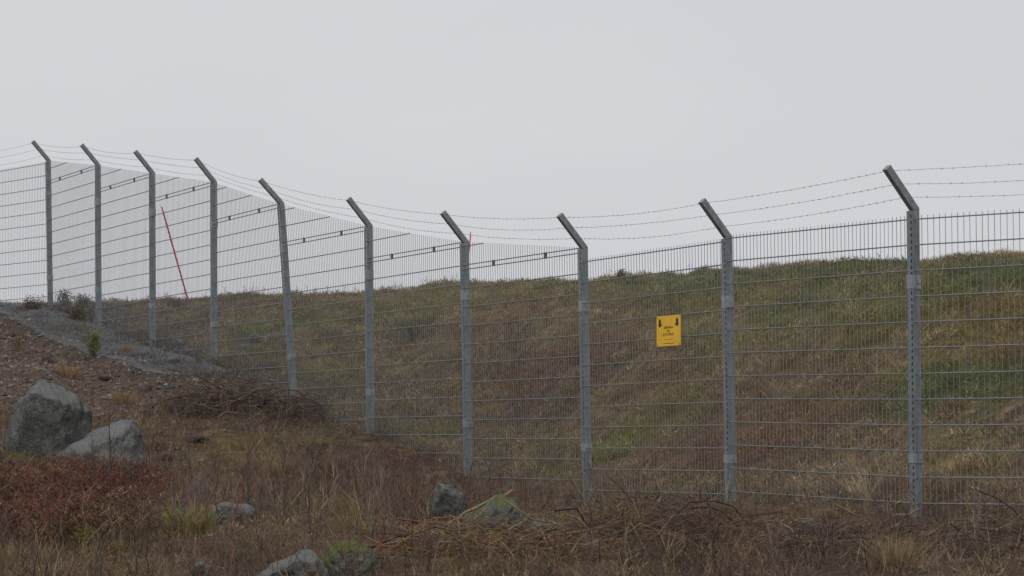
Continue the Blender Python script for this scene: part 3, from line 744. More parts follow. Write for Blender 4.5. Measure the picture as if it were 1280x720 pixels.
# ------------------------------------------------------------------ fence
fence = tag(link('security_fence', None), 'tall galvanised mesh security fence with angled post arms stepping down the slope', 'fence')
fence.location = tuple(BASE[10])
FL = Vector(BASE[10])
def put(o):                                   # parts hang on the fence root, keep world coordinates
    o.matrix_parent_inverse = Matrix.Translation(-FL); return o

def boxes(name, items):
    """items: (origin, axis a, axis b, axis c, (a0,a1), (b0,b1), (c0,c1)) -> one mesh"""
    Vs, Fs = [], []
    q = np.array([[0, 1, 3, 2], [4, 6, 7, 5], [0, 4, 5, 1], [2, 3, 7, 6], [0, 2, 6, 4], [1, 5, 7, 3]])
    for o_, a, b_, c_, ra, rb, rc in items:
        k = len(Vs) * 8
        Vs.append(np.array([o_ + a * x + b_ * y + c_ * z for x in ra for y in rb for z in rc])); Fs.append(q + k)
    me = mesh_np(name, np.concatenate(Vs), np.concatenate(Fs))
    bm = bmesh.new(); bm.from_mesh(me); bmesh.ops.recalc_face_normals(bm, faces=bm.faces); bm.to_mesh(me); bm.free()
    return me

ARM_OUT, ARM_UP = .265, .31
ARMV = {}
POSTS = {}
def make_post(i):
    base, top = BASE[i], TOP[i]
    d3 = np.array([*D1, 0.]) if i <= 9 else np.array([*((D1 + D2) / np.linalg.norm(D1 + D2)), 0.])
    if i == 11: d3 = np.array([*D2, 0.])
    if i == 10: d3 = np.array([*D1, 0.])
    zc = top - base; H = np.linalg.norm(zc); zc = zc / H
    u = d3 - zc * (d3 @ zc); u /= np.linalg.norm(u); n = np.cross(u, zc)
    if n @ np.array([*N1, 0]) < 0: n = -n
    if i == 11: pass
    foot = -.5
    TA, TB = .026, .028; mt_ = TB * math.tan(.5 * math.atan2(ARM_OUT, ARM_UP))
    def fix(me):
        bm = bmesh.new(); bm.from_mesh(me); bmesh.ops.recalc_face_normals(bm, faces=bm.faces); bm.to_mesh(me); bm.free(); return me
    QF = np.array([[0, 1, 3, 2], [4, 6, 7, 5], [0, 4, 5, 1], [2, 3, 7, 6], [0, 2, 6, 4], [1, 5, 7, 3]])
    Vp = [base + u * a + n * bb + zc * foot for a in (-TA, TA) for bb in (-TB, TB)] + [top + u * a + n * bb - zc * mt_ * (bb / TB) for a in (-TA, TA) for bb in (-TB, TB)]
    p = put(link('post', fix(mesh_np('post', np.array(Vp), QF)), M_zinc, fence))
    # cranked arm, mitred on to the post
    dirv = (n * ARM_OUT + zc * ARM_UP); Ln = np.linalg.norm(dirv); dv = dirv / Ln
    m = n * (ARM_UP / Ln) - zc * (ARM_OUT / Ln)
    ARMV[i] = (top, dv, Ln)
    Va = [top + u * a * .99 + n * bb * .99 - zc * (mt_ * (bb / TB) - .0015) for a in (-TA, TA) for bb in (-TB, TB)] + [top + dv * Ln + u * a + m * bb for a in (-TA, TA) for bb in (-TB, TB)]
    me = fix(mesh_np('arm', np.array(Va), QF))
    a_ = link('arm', me, M_zinc, p)
    cap = link('arm_cap', boxes('arm_cap', [(top + dv * Ln, u, m, dv, (-.0275, .0275), (-.0295, .0295), (.0, .006))]), M_clamp, p)
    # perforated cover bar on the outer face
    items = []; zt = H - .012; b0, b1 = .029, .051
    items.append((base, u, n, zc, (-.034, .012), (b1 - .003, b1), (foot, zt)))
    items.append((base, u, n, zc, (.0265, .034), (b1 - .003, b1), (foot, zt)))
    items.append((base, u, n, zc, (-.034, -.031), (b0, b1 - .003), (foot, zt)))
    items.append((base, u, n, zc, (.031, .034), (b0, b1 - .003), (foot, zt)))
    z = zt; pitch = .05; hole = .028
    items.append((base, u, n, zc, (.012, .0265), (b1 - .003, b1), (zt - .03, zt)))
    z = zt - .03
    while z > foot + .4:
        z -= hole
        items.append((base, u, n, zc, (.012, .0265), (b1 - .003, b1), (z - (pitch - hole), z))); z -= pitch - hole
    link('cover_bar', boxes('cover_bar', items), M_bar, p)
    for zz, hh in ((H - .62, .11), (H - 1.97, .075)):
        if zz < .05: zz = .3
        it = [(base, u, n, zc, (-.037, .037), (b1 + .0005, b1 + .004), (zz, zz + hh)),
              (base, u, n, zc, (-.037, -.0345), (-.030, b1), (zz, zz + hh)), (base, u, n, zc, (.0345, .037), (-.030, b1), (zz, zz + hh)),
              (base, u, n, zc, (.037, .048), (-.006, .01), (zz + hh * .35, zz + hh * .6))]
        link('clamp', boxes('clamp', it), M_clamp, p)
    POSTS[i] = (base, u, n, zc)
    return p
for i in range(0, 12): make_post(i)

# unit wires shared by every wire of the fence (scaled to length)
def unit_rod(name, r, sides, mat):
    V, F = tubes(np.array([[[0, 0, 0], [0, 0, 1.0]]]), np.full((1, 2), r), sides)
    me = mesh_np(name, V, F, None, sides > 4); me.materials.append(mat); return me
ROD_V = unit_rod('vertical_wire', .0024, 4, M_wire)
ROD_H = unit_rod('horizontal_wire', .0056, 6, M_wire)
def rod_between(name, me, a, b_, parent):
    o = link(name, me, None, parent)
    v = Vector(b_) - Vector(a)
    o.rotation_mode = 'QUATERNION'
    o.rotation_quaternion = v.to_track_quat('Z', 'X')
    o.location = Vector(a) - FL; o.scale = (1, 1, v.length)
    return o
OFF = .0345                                   # wires lie in front of the tube, under the cover bar
def panel(i):
    j = i + 1
    a, b_ = BASE[i], BASE[j]
    na = np.array([*N1, 0.]) if i < 10 else np.array([*N2, 0.])
    if i == 0:
        dd = (b_ - a)[:2]; dd /= np.linalg.norm(dd); na = np.array([dd[1], -dd[0], 0]); na = na if na[1] < 0 else -na
    wedge = 1 <= i <= 7
    Ha, Hb = TOP[i][2], TOP[j][2]
    if i == 0: za = zb = Hb - .045
    elif wedge: za = zb = Hb - .05
    elif i == 8: za, zb = CAMZ + 1.72, CAMZ + 1.73
    elif i == 9: za, zb = CAMZ + 1.757, CAMZ + 1.714
    else: za, zb = CAMZ + 1.713, CAMZ + 1.725
    def pos(t, z):                            # the wire plane leans with its posts
        la = (z - a[2]) / (TOP[i][2] - a[2]); lb = (z - b_[2]) / (TOP[j][2] - b_[2])
        pa = a + (TOP[i] - a) * la; pb = b_ + (TOP[j] - b_) * lb
        q = pa + (pb - pa) * t; return np.array([q[0], q[1], z]) + na * OFF
    pan = link('mesh_panel', None, None, fence)
    ts = np.linspace(0, 1, 101)
    gz = np.array([ground(*pos(t, a[2] + (b_[2] - a[2]) * t)[:2]) for t in ts])
    eps = .028 / 2.5
    # horizontal wires
    for k in range(0, 22):
        z0, z1 = za - .2 * k, zb - .2 * k
        zz = z0 + (z1 - z0) * ts; ok = zz > gz - .03
        if not ok.any(): break
        t0 = max(ts[ok][0], 0); t1 = min(ts[ok][-1], 1)
        if t1 - t0 < .03: continue
        rod_between('horizontal_wire', ROD_H, pos(t0, z0 + (z1 - z0) * t0) + na * .006, pos(t1, z0 + (z1 - z0) * t1) + na * .006, pan)
    if wedge:                                  # the sloping top piece above the level panel
        k = 0
        while True:
            z = Hb + .2 * k - .002
            t1 = 1 - (z - Hb) / (Ha - Hb) if Ha > Hb else 0
            t1 = min(t1, 1.0)
            if t1 < .06 or z > Ha: break
            rod_between('horizontal_wire', ROD_H, pos(0, z) + na * .006, pos(t1, z) + na * .006, pan); k += 1
        for tc_ in (.28, .72):
            q = pos(tc_, zb); u3 = np.array([*D1, 0.])
            link('clip', boxes('clip', [(q - np.array(FL), u3, na, np.array([0, 0, 1.]), (-.015, .015), (-.004, .016), (-.006, .056))]), M_dark, pan)
    # vertical wires
    Ps = []
    for k in range(50):
        t = (k + .5) / 50 + random.uniform(-1, 1) * .0006
        zt = (Ha + (Hb - Ha) * t + .005) if wedge else (za + (zb - za) * t + .03)
        zb_ = gz[int(t * 100)] - .06
        A_, B_ = pos(t, zb_), pos(t, zt)
        A_ = A_ + np.array([*D1, 0]) * random.gauss(0, .0035)
        if i >= 5: rod_between('vertical_wire', ROD_V, A_, B_, pan)
        else: Ps.append([A_ - np.array(FL), B_ - np.array(FL)])
    if Ps:
        V, F_ = tubes(np.array(Ps), np.full((len(Ps), 2), .0025), 4)
        tag(link('vertical_wires', mesh_np('vertical_wires', V, F_), M_wire, pan), kind='stuff')
for i in range(0, 11): panel(i)

# mesh apron lying on the ground outside the upper posts
Pl, Pc = [], []
def fpt(f):
    i = int(math.floor(f)); i = max(0, min(i, 9)); q = BASE[i] + (BASE[i + 1] - BASE[i]) * (f - i); return q[:2]
WD = 1.27
def apz(x, y, p): return ground(x, y) + .035 + .02 * np.sin(x * 5 + y * 3)
for p in np.linspace(.06, WD, 42):
    q = np.array([fpt(f) + N1 * p for f in np.linspace(-.6, 4.3, 80)])
    Pl.append(np.c_[q, apz(q[:, 0], q[:, 1], p)])
for f in np.linspace(-.6, 4.3, 420):
    q = np.array([fpt(f) + N1 * p for p in np.linspace(.06, WD, 10)])
    Pc.append(np.c_[q, apz(q[:, 0], q[:, 1], 0)])
Va, Fa = tubes(np.array(Pl) - np.array(FL), np.full((len(Pl), 80), .0010), 3)
Vb, Fb = tubes(np.array(Pc) - np.array(FL), np.full((len(Pc), 10), .0014), 3)
V, F, _ = join([(Va, Fa, np.zeros((len(Va), 3))), (Vb, Fb, np.zeros((len(Vb), 3)))])
tag(link('mesh_apron', mesh_np('mesh_apron', V, F), M_wire, fence), kind='stuff')

# ------------------------------------------------------------------ barbed wire strands
for frac, lab in ((.94, 'topmost barbed wire strand running along the tips of the post arms'),
                  (.62, 'middle barbed wire strand of the three above the fence'),
                  (.30, 'lowest barbed wire strand, nearest the bend of the post arms')):
    pts = []
    for i in range(0, 11):
        A_ = ARMV[i][0] + ARMV[i][1] * ARMV[i][2] * frac; B_ = ARMV[i + 1][0] + ARMV[i + 1][1] * ARMV[i + 1][2] * frac
        sag = random.uniform(.015, .045)
        for k in range(24):
            t = k / 24; q = A_ + (B_ - A_) * t; q = q + np.array([0, 0, -sag * 4 * t * (1 - t) + random.gauss(0, .0012)]); pts.append(q)
    pts.append(ARMV[11][0] + ARMV[11][1] * ARMV[11][2] * frac)
    pts = np.array(pts); org = pts[len(pts) // 2].copy()
    V, F = tubes((pts - org)[None], np.full((1, len(pts)), .0013), 4)
    # per-segment frames would twist; the run is nearly straight, so one frame serves
    o = tag(link('barbed_wire', mesh_np('barbed_wire', V, F), M_barb), lab, 'barbed wire', 'barbed wire strands on the arms'); o.location = org
    seg = np.linalg.norm(np.diff(pts, axis=0), axis=1); cum = np.r_[0, np.cumsum(seg)]
    BP = []
    for d in np.arange(.05, cum[-1], .09):
        k = np.searchsorted(cum, d) - 1; q = pts[k] + (pts[k + 1] - pts[k]) * ((d - cum[k]) / seg[k])
        for _ in range(2):
            v = np.random.default_rng(int(d * 1000) + _).normal(0, 1, 3); v /= np.linalg.norm(v)
            BP.append([q - v * .009 - org, q + v * .009 - org])
    V, F = tubes(np.array(BP), np.full((len(BP), 2), .0014), 3)
    tag(link('barbs', mesh_np('barbs', V, F), M_barb, o), kind='stuff')

# ------------------------------------------------------------------ warning sign on the mesh
c0 = at(820.5, 396, 21.45); 
def on_panel(px, i):                           # where a photo column meets the plane of panel i
    a, b_ = BASE[i][:2], BASE[i + 1][:2]; r = ray(px, 360); r2 = r[:2] / r[1]
    a = a + N1 * (OFF + .06); b_ = b_ + N1 * (OFF + .06); d = b_ - a; M = np.array([[r2[0], -d[0]], [r2[1], -d[1]]]); t = np.linalg.solve(M, a); return a + d * t[1]
sA, sB = on_panel(820.5, 8), on_panel(850.5, 8)
zt_, zb_ = at(835, 394.5, (sA[1] + sB[1]) / 2)[2], at(835, 432.5, (sA[1] + sB[1]) / 2)[2]
u2 = (sB - sA); SW = np.linalg.norm(u2); u2 /= SW
su = np.array([*u2, 0.]); sn = np.array([*N1, 0.]); sz = np.array([0, 0, 1.])
SH = zt_ - zb_
org = np.array([*((sA + sB) / 2), (zt_ + zb_) / 2])
sign = tag(link('warning_sign', None), 'yellow no-entry sign with two black hands hung on the mesh', 'sign'); sign.location = org
Z0 = np.zeros(3)
link('plate', boxes('plate', [(Z0, su, sn, sz, (-SW / 2, SW / 2), (-.003, 0), (-SH / 2, SH / 2))]), M_yellow, sign)
link('rim', boxes('rim', [(Z0, su, sn, sz, (-SW / 2 - .006, SW / 2 + .006), (-.008, -.0035), (-SH / 2 - .006, SH / 2 + .006))]), M_dark, sign)
def hand(cx, mir):
    k = []
    k.append((Z0, su, sn, sz, (cx - .020, cx + .020), (.0008, .0016), (.040, .078)))
    for q, (dx, l) in enumerate(((-.0155, .026), (-.0052, .036), (.0052, .034), (.0155, .024))):
        k.append((Z0, su, sn, sz, (cx + dx - .004, cx + dx + .004), (.0008, .0016), (.0782, .078 + l)))
    v1 = su * .8 * mir + sz * .6; v2 = -su * .6 * mir + sz * .8
    k.append((su * (cx + mir * .0205) + sz * .052, v1, sn, v2, (0, .02), (.0008, .0016), (-.005, .005)))
    link('hand_symbol', boxes('hand_symbol', k), M_ink, sign)
hand(-SW * .36, 1); hand(SW * .36, -1)
def text(s, size, x, z):
    cu = bpy.data.curves.new('lettering', 'FONT'); cu.body = s; cu.size = size; cu.align_x = 'CENTER'; cu.extrude = .0004
    ob = bpy.data.objects.new('tmp', cu); COL.objects.link(ob)
    dg = bpy.context.evaluated_depsgraph_get()
    me = bpy.data.meshes.new_from_object(ob.evaluated_get(dg)); bpy.data.objects.remove(ob)
    me.name = 'lettering'
    if me.materials: me.materials.clear()
    Mx = Matrix(((su[0], 0, sn[0]), (su[1], 0, sn[1]), (0, 1, 0))).to_4x4()
    me.transform(Mx); o = link('lettering', me, M_ink, sign)
    o.location = su * x + sn * .0012 + sz * z; return o
text('OBEHÖRIGA', .028, 0, .022); text('ÄGA', .025, 0, -.010); text('EJ TILLTRÄDE', .030, 0, -.042)
for bx in (-1, 1):
    for bz in (-1, 1): link('bolt', boxes('bolt', [(Z0, su, sn, sz, (bx * (SW / 2 - .014) - .005, bx * (SW / 2 - .014) + .005), (.0005, .004), (bz * (SH / 2 - .014) - .005, bz * (SH / 2 - .014) + .005))]), M_clamp, sign)
link('rule', boxes('rule', [(Z0, su, sn, sz, (-.07, .07), (.0008, .0016), (-.078, -.0755))]), M_ink, sign)
link('rule', boxes('rule', [(Z0, su, sn, sz, (-.09, .09), (.0008, .0016), (-SH / 2 + .022, -SH / 2 + .026))]), M_ink, sign)

# ------------------------------------------------------------------ red snow stakes on the plateau
def stake(p0, p1, r, lab):
    p0 = np.array(p0); p1 = np.array(p1); v = p1 - p0
    k = 14; P = np.array([p0 * 0 + v * t for t in np.linspace(-.08, 1, k)])
    P += np.c_[np.zeros((k, 2)), np.zeros(k)]
    V, F = tubes(P[None], np.r_[np.full(k - 1, r), r * .6][None], 8)
    o = link('snow_stake', mesh_np('snow_stake', V, F, None, True), M_red); o.location = p0
    return tag(o, lab, 'stake', 'red snow stakes')
g = hit(236, 379); Ys = g[1]
stake(g, at(202, 258, Ys - .3), .014, 'leaning red snow stake on the crest, seen through the fence at left')
g2 = at(582, 357, 34.6); g2[2] = ground(g2[0], g2[1])
stake(g2, at(588.5, 290, 34.6), .010, 'red snow stake tip showing just behind a post arm in the middle')

# ------------------------------------------------------------------ brush, branches, saplings and other single plants
def branch_poly(p0, p1, k, sag, wob, rn):
    t = np.linspace(0, 1, k)[:, None]; P = np.array(p0) + (np.array(p1) - np.array(p0)) * t
    P[:, 2] += sag * 4 * (t * (1 - t))[:, 0]; P[1:-1] += rn.normal(0, wob, (k - 2, 3)); return P
def brush_pile(name, cen, rx, ry, hz_, nb, ntw, cols, label, seed, lens=(.3, .9), rad=.006):
    rn = np.random.default_rng(seed); g0 = np.array(cen)
    root = tag(link(name, None), label, 'brush pile'); root.location = g0
    def line(L_):
        a = rn.uniform(0, 2 * np.pi); r = math.sqrt(rn.random())
        x = g0[0] + rx * r * math.cos(a); y = g0[1] + ry * r * math.sin(a)
        zc_ = ground(x, y) + hz_ * (1 - r ** 1.6) * rn.uniform(.15, 1.0)
        th = rn.normal(0, .55) + (0 if rn.random() < .6 else rn.uniform(0, 3.14)); ph = rn.normal(0, .35)
        v = np.array([math.cos(th) * math.cos(ph), math.sin(th) * math.cos(ph), math.sin(ph)]) * L_ / 2
        c_ = np.array([x, y, zc_]); A_, B_ = c_ - v, c_ + v
        for q in (A_, B_): q[2] = max(q[2], ground(q[0], q[1]) + .004)
        return branch_poly(A_, B_, 6, rn.uniform(-.04, .16) * L_, .035 * L_, rn) - g0
    for _ in range(nb):
        L_ = rn.uniform(lens[1] * .7, lens[1] * 1.5); P = line(L_)[None]
        r0 = rad * rn.uniform(1.2, 2.2)
        V, F = tubes(P, (r0 * np.linspace(1, .45, 6))[None], 5)
        cc = np.tile(C[cols[rn.integers(len(cols))]] * rn.uniform(.5, .95), (len(V), 1))
        link('branch', mesh_np('branch', V, F, cc, True), M_wood, root)
    Ps = np.array([line(rn.uniform(*lens)) for _ in range(ntw)])
    V, F = tubes(Ps, rad * rn.uniform(.35, 1.0, (ntw, 1)) * np.linspace(1, .4, 6)[None], 3)
    cc = np.stack([C[k] for k in cols])[rn.integers(0, len(cols), ntw)] * rn.uniform(.45, 1.05, (ntw, 1))
    tag(link('twigs', mesh_np('twigs', V, F, np.repeat(cc, 18, 0)), M_wood, root), kind='stuff')
    return root
brush_pile('brush_pile', hit(300, 514), 1.0, .55, .36, 34, 460, ['dark', 'dark', 'purple', 'brown', 'heather'], 'dark heap of cut twigs below the fifth post from the left', 71, (.25, .8))
brush_pile('brush_pile', hit(615, 706), .8, .45, .30, 26, 700, ['brown', 'tan', 'orange', 'red', 'straw', 'dark'], 'heap of brown bracken and sticks in front of the mossy rock', 72, (.2, .7), .004)
brush_pile('brush_pile', hit(840, 678), 1.0, .7, .26, 18, 700, ['brown', 'dark', 'tan', 'purple', 'red'], 'low tangle of brown twigs below the yellow sign', 73, (.2, .7), .004)
brush_pile('brush_pile', hit(1110, 690), .9, .55, .26, 16, 620, ['dark', 'brown', 'purple', 'tan'], 'dark twiggy heap in front of the nearest post', 74, (.2, .6), .004)
brush_pile('brush_pile', hit(1265, 690), .6, .5, .28, 10, 380, ['dark', 'brown', 'tan'], 'twig heap in the bottom right corner', 75, (.2, .6), .004)

def fallen(pts, r0, r1, col, lab):
    P = np.array(pts); org_ = P[0].copy(); k = 16
    tt = np.linspace(0, len(P) - 1, k); Q = np.array([[np.interp(t, range(len(P)), P[:, d]) for d in range(3)] for t in tt])
    Q[1:-1] += np.random.default_rng(len(lab)).normal(0, .006, (k - 2, 3))
    V, F = tubes((Q - org_)[None], np.linspace(r0, r1, k)[None], 6); col = np.asarray(col) * WD_
    o = link('fallen_branch', mesh_np('fallen_branch', V, F, np.tile(col, (len(V), 1)), True), M_wood); o.location = org_
    tag(o, lab, 'branch', 'fallen branches in the foreground')
Yb = hit(615, 668)[1]
fallen([at(518, 667, Yb - .5), at(555, 660, Yb - .3), at(590, 637, Yb - .1), at(640, 613, Yb)], .018, .008, C['straw'] * 1.0, 'long pale broken branch slanting up over the mossy rock')
fallen([at(520, 680, Yb - .9), at(580, 662, Yb - .8), at(612, 656, Yb - .75), at(640, 668, Yb - .7), at(690, 700, Yb - .9)], .012, .008, C['dark'] * 1.6, 'dark arched branch in front of the mossy rock')
Yc = hit(820, 655)[1]
fallen([at(802, 655, Yc - .1), at(815, 640, Yc), at(830, 618, Yc)], .02, .012, C['tan'] * 1.1, 'broken upright stub of wood below the yellow sign')
fallen([at(770, 622, Yc + .3), at(800, 628, Yc + .1), at(842, 640, Yc), at(870, 668, Yc - .3)], .012, .007, C['purple'] * 1.2, 'purplish branch arching over the twigs below the sign')
fallen([at(655, 655, Yb - .3), at(660, 672, Yb - .5), at(672, 700, Yb - .8)], .010, .007, C['dark'] * 1.3, 'dark bent stick right of the mossy rock')
fallen([at(1180, 672, 15.9), at(1205, 668, 15.9), at(1216, 664, 15.9)], .012, .007, C['tan'] * 1.1, 'short tan stick in the brush right of the nearest post')

def sapling(px, pb, pt_, lean_px, seed, lab, col='purple', r=.009, nb=7):
    rn = np.random.default_rng(seed); g0 = hit(px, pb); Y = g0[1]; tip = at(px + lean_px, pt_, Y)
    H = tip - g0; Ln = np.linalg.norm(H)
    root = tag(link('bare_sapling', None), lab, 'sapling', 'leafless saplings on the slope'); root.location = g0
    st = branch_poly(np.zeros(3) - np.array([0, 0, .03]), H, 7, 0, .012 * Ln, rn)
    V, F = tubes(st[None], np.linspace(r, r * .3, 7)[None], 5)
    cc = C[col] * .6
    link('trunk', mesh_np('trunk', V, F, np.tile(cc, (len(V), 1)), True), M_wood, root)
    Ps = []
    for k in range(nb):
        t = rn.uniform(.3, .9); q = st[0] + (st[-1] - st[0]) * t; a = rn.uniform(0, 6.28); l = Ln * rn.uniform(.15, .35) * (1.2 - t)
        e = q + np.array([math.cos(a) * .5, math.sin(a) * .5, .9]) * l; Ps.append(branch_poly(q, e, 4, 0, .01 * Ln, rn))
    V, F = tubes(np.array(Ps), np.tile(np.linspace(r * .4, r * .18, 4), (nb, 1)), 3)
    link('crown', mesh_np('crown', V, F, np.tile(cc, (len(V), 1))), M_wood, root)
sapling(139, 648, 508, -2, 1, 'leafless sapling standing in front of the pale boulder', r=.011, nb=12)
sapling(121, 640, 545, -6, 2, 'thin leafless stem left of the one before the pale boulder')
sapling(240, 625, 540, -5, 9, 'leafless stem on the slope right of the pale boulder', nb=4)
sapling(271, 655, 572, -2, 3, 'bare upright stem in front of the small cracked rock', nb=2)
sapling(308, 648, 556, 3, 4, 'bare upright stem just right of the small cracked rock', nb=3)
sapling(354, 660, 560, 4, 5, 'bare brown stem below the twig heap', nb=4)
sapling(386, 668, 585, -1, 6, 'leafless stem above the moss-sided boulder', nb=5)
sapling(739, 690, 628, -1, 7, 'bare stem in front of the post left of the sign', nb=2, r=.006)
sapling(686, 692, 645, -4, 8, 'thin bare stem right of the mossy rock', nb=4, r=.005)

def tuft(name, px, pb, hpx, wpx, cols, n, lab, cat, seed, wid=(.006, .010), lean=.35, group=None):
    rn = np.random.default_rng(seed); g0 = hit(px, pb); Y = g0[1]; h = hpx / FPX * Y; w = wpx / FPX * Y
    a = rn.uniform(0, 6.28, n); r = w * .35 * np.sqrt(rn.random(n))
    x = g0[0] + r * np.cos(a); y = g0[1] + r * np.sin(a)
    col = np.stack([C[k] for k in cols])[rn.integers(0, len(cols), n)] * rn.uniform(.7, 1.25, (n, 1))
    V, F, c = blades(x, y, ground(x, y) - .01, h * rn.uniform(.5, 1.15, n), rn.uniform(*wid, n), a, np.abs(rn.normal(0, lean, n)), np.abs(rn.normal(.2, .25, n)), col, rn)
    o = link(name, mesh_np(name, V - g0, F, c), M_plant); o.location = g0
    return tag(o, lab, cat, group)
tuft('grass_tuft', 236, 668, 42, 60, ['lime', 'olive', 'straw', 'lime'], 420, 'yellow green grass tuft left of the small cracked rock', 'grass tuft', 1)
tuft('grass_tuft', 230, 505, 24, 18, ['orange', 'tan'], 130, 'upright orange grass tuft at the left end of the dark twig heap', 'grass tuft', 2)
tuft('grass_tuft', 158, 442, 14, 8, ['orange', 'tan'], 70, 'tiny orange grass tuft on the grey mesh apron', 'grass tuft', 3)
tuft('grass_tuft', 85, 470, 20, 30, ['orange', 'tan', 'straw'], 160, 'tan grass tuft above the big boulder', 'grass tuft', 4)
tuft('grass_tuft', 155, 505, 22, 30, ['orange', 'tan', 'straw'], 170, 'tan grass tuft on bare dirt right of the big boulder', 'grass tuft', 5)
tuft('grass_tuft', 743, 640, 16, 12, ['straw', 'orange'], 60, 'pale yellow grass tuft at the foot of the post left of the sign', 'grass tuft', 6)
tuft('grass_tuft', 764, 634, 34, 5, ['straw'], 10, 'few tall pale stalks against the mesh below the sign', 'grass tuft', 7, lean=.06)
tuft('grass_tuft', 890, 672, 20, 18, ['green', 'green', 'olive'], 90, 'fresh green grass tuft in the twigs right of the sign', 'grass tuft', 8)
tuft('grass_tuft', 1048, 652, 28, 26, ['straw', 'tan', 'orange'], 150, 'straw coloured tuft between the two nearest posts', 'grass tuft', 9)
tuft('grass_tuft', 1120, 712, 44, 60, ['straw', 'tan', 'tan'], 420, 'straw coloured tuft at the bottom below the nearest post', 'grass tuft', 10)
tuft('moss_cushion', 770, 568, 9, 62, ['lime', 'olive', 'lime'], 420, 'yellow green moss cushion on the bank right of the post left of the sign', 'moss', 21, lean=.6)
tuft('moss_cushion', 690, 560, 8, 40, ['lime', 'olive'], 300, 'yellowish moss cushion on the bank left of the post below the sign row', 'moss', 22, lean=.6)
tuft('moss_cushion', 670, 592, 8, 36, ['lime', 'olive', 'green'], 260, 'small green moss cushion at the foot of the bank between two middle posts', 'moss', 23, lean=.6)
tuft('moss_cushion', 545, 543, 10, 70, ['lime', 'olive', 'tan'], 420, 'broad yellow green moss cushion on the bank left of the seventh post', 'moss', 24, lean=.6)
tuft('moss_cushion', 398, 556, 8, 26, ['lime', 'olive'], 160, 'small moss cushion on the slope left of the sixth post foot', 'moss', 25, lean=.6)
tuft('grass_tuft', 415, 712, 26, 40, ['green', 'lime', 'olive'], 260, 'green mossy grass at the left side of the moss topped boulder', 'grass tuft', 26)
tuft('grass_tuft', 30, 715, 36, 90, ['tan', 'straw', 'olive'], 420, 'pale dry grass clump in the bottom left corner', 'grass tuft', 27)
tuft('grass_tuft', 330, 590, 26, 60, ['straw', 'olive', 'tan'], 300, 'straw coloured grass clump on the slope below the dark twig heap', 'grass tuft', 28)
tuft('grass_tuft', 795, 670, 40, 20, ['olive', 'lime', 'straw'], 120, 'olive grass tuft in the middle of the twig tangle', 'grass tuft', 11)

def shrub(name, px, pb, hpx, wpx, cols, n, lab, seed, group=None, leaf=.019):
    n = int(n * 1.8)
    """woody little plant: stem plus many small leaves through the crown's volume"""
    rn = np.random.default_rng(seed); g0 = hit(px, pb); Y = g0[1]; h = hpx / FPX * Y; w = wpx / FPX * Y
    root = tag(link(name, None), lab, 'shrub', group); root.location = g0
    nb = 9; Ps = []
    for k in range(nb):
        a = rn.uniform(0, 6.28); e = np.array([math.cos(a) * w * .4 * rn.random(), math.sin(a) * w * .4 * rn.random(), h * rn.uniform(.6, 1)])
        Ps.append(branch_poly([0, 0, -.02], e, 4, 0, .02 * h, rn))
    V, F = tubes(np.array(Ps), np.tile(np.linspace(.006, .002, 4), (nb, 1)), 3)
    link('stem', mesh_np('stem', V, F, np.tile(C['brown'], (len(V), 1))), M_wood, root)
    bi = rn.integers(0, nb, n); t = rn.uniform(.25, 1.05, n); Ps = np.array(Ps)
    c_ = Ps[bi, 0] + (Ps[bi, 3] - Ps[bi, 0]) * t[:, None] + rn.normal(0, .09 * w + .01, (n, 3))
    c_[:, 2] = np.abs(c_[:, 2])
    v1 = rn.normal(0, 1, (n, 3)); v1 /= np.linalg.norm(v1, axis=1, keepdims=True); v2 = rn.normal(0, 1, (n, 3)); v2 -= v1 * (v1 * v2).sum(1, keepdims=True); v2 /= np.linalg.norm(v2, axis=1, keepdims=True)
    l = leaf * rn.uniform(.6, 1.3, (n, 1))
    V = np.stack([c_ - v1 * l, c_ + v2 * l * .4, c_ + v1 * l, c_ - v2 * l * .4], 1).reshape(-1, 3)
    F = (np.arange(n) * 4)[:, None] + np.array([[0, 1, 2, 3]])
    cc = np.stack([C[k] for k in cols])[rn.integers(0, len(cols), n)] * rn.uniform(.65, 1.3, (n, 1))
    link('foliage', mesh_np('foliage', V, F, np.repeat(cc, 4, 0)), M_plant, root)
shrub('shrub', 116, 448, 32, 26, ['lime', 'olive', 'green'], 420, 'yellow green bushy seedling on the edge of the mesh apron', 1)
shrub('shrub', 23, 437, 14, 16, ['lime', 'green', 'olive'], 160, 'small bright green plant on the bare dirt slope', 2)
shrub('shrub', 80, 386, 22, 26, ['heather', 'olive', 'heather'], 420, 'grey green heather bush right beside the first post', 3)
shrub('shrub', 104, 386, 16, 30, ['heather', 'heather', 'purple'], 420, 'grey heather bush just left of the second post', 4)
shrub('shrub', 98, 402, 16, 40, ['heather', 'dark', 'olive', 'purple'], 500, 'low dark heather cushion at the foot of the second post', 5)
shrub('shrub', 40, 390, 14, 40, ['dark', 'heather', 'brown'], 420, 'dark heather on the crest left of the first post', 6)
shrub('shrub', 514, 430, 32, 9, ['green', 'green', 'olive'], 160, 'slim dark green seedling on the bank between two middle posts', 7)
shrub('shrub', 220, 388, 12, 40, ['heather', 'dark', 'brown'], 320, 'dark heather at the foot of the leaning red stake', 8)
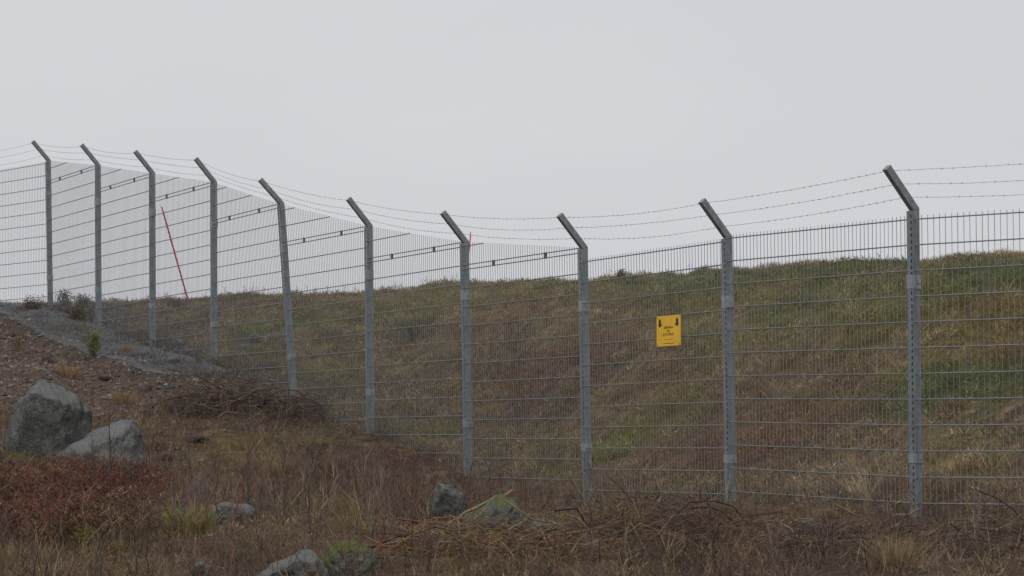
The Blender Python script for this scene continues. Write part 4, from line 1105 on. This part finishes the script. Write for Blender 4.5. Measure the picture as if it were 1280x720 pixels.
shrub('shrub', 105, 690, 26, 50, ['lime', 'olive', 'lime'], 520, 'bright yellow green moss plant in the grass below the bracken', 9)
shrub('shrub', 776, 346, 5, 18, ['red', 'brown', 'tan'], 160, 'small brown bush on the crest above the yellow sign', 10)

# rust red bracken in front of the boulders
rn = np.random.default_rng(88); parts = []
nf = 2100
px = rn.uniform(-15, 235, nf); py = rn.uniform(606, 694, nf)
keepf = rn.random(nf) < np.clip(1.15 - (py - 612) / 100 - np.maximum(px - 120, 0) / 80, .04, 1)
for x_, y_ in zip(px[keepf], py[keepf]):
    g0 = hit(x_, y_, 14, 26)
    a = rn.uniform(0, 6.28); Ln = rn.uniform(.25, .58); k = 11
    t = np.linspace(0, 1, k)[:, None]
    out = np.array([math.cos(a), math.sin(a), 0])
    sp_ = g0 + out * Ln * .7 * t + np.array([0, 0, 1]) * Ln * (1.3 * t - .7 * t * t)
    col = np.array([.205, .084, .062]) * rn.uniform(.6, 1.4) if rn.random() < .68 else C['tan'] * rn.uniform(.6, 1.1)
    V, F = tubes(sp_[None], np.linspace(.004, .0015, k)[None], 3); parts.append((V, F, np.tile(col * .8, (len(V), 1))))
    side = np.cross(out, [0, 0, 1.])
    n_ = k - 2; c_ = np.repeat(sp_[2:], 2, 0); sg = np.tile([1, -1], n_)[:, None]
    ll = (.07 * Ln / .3 * np.sin(np.linspace(.5, 2.9, n_)).repeat(2))[:, None] * rn.uniform(.6, 1.2, (2 * n_, 1))
    dv = side * sg + out * .5 + rn.normal(0, .3, (2 * n_, 3)); dv[:, 2] -= .3
    V = np.stack([c_, c_ + dv * ll * .5 + out * .006, c_ + dv * ll, c_ + dv * ll * .5 - out * .006], 1).reshape(-1, 3)
    F = (np.arange(2 * n_) * 4)[:, None] + np.array([[0, 1, 2, 3]])
    parts.append((V, [F], np.tile(col, (len(V), 1)) * np.repeat(rn.uniform(.7, 1.3, (2 * n_, 1)), 4, 0)))
V, F, c = join(parts)
tag(link('bracken', mesh_np('bracken', V, F, c), M_plant), 'rust red dead bracken in front of the boulders', 'bracken', kind='stuff')
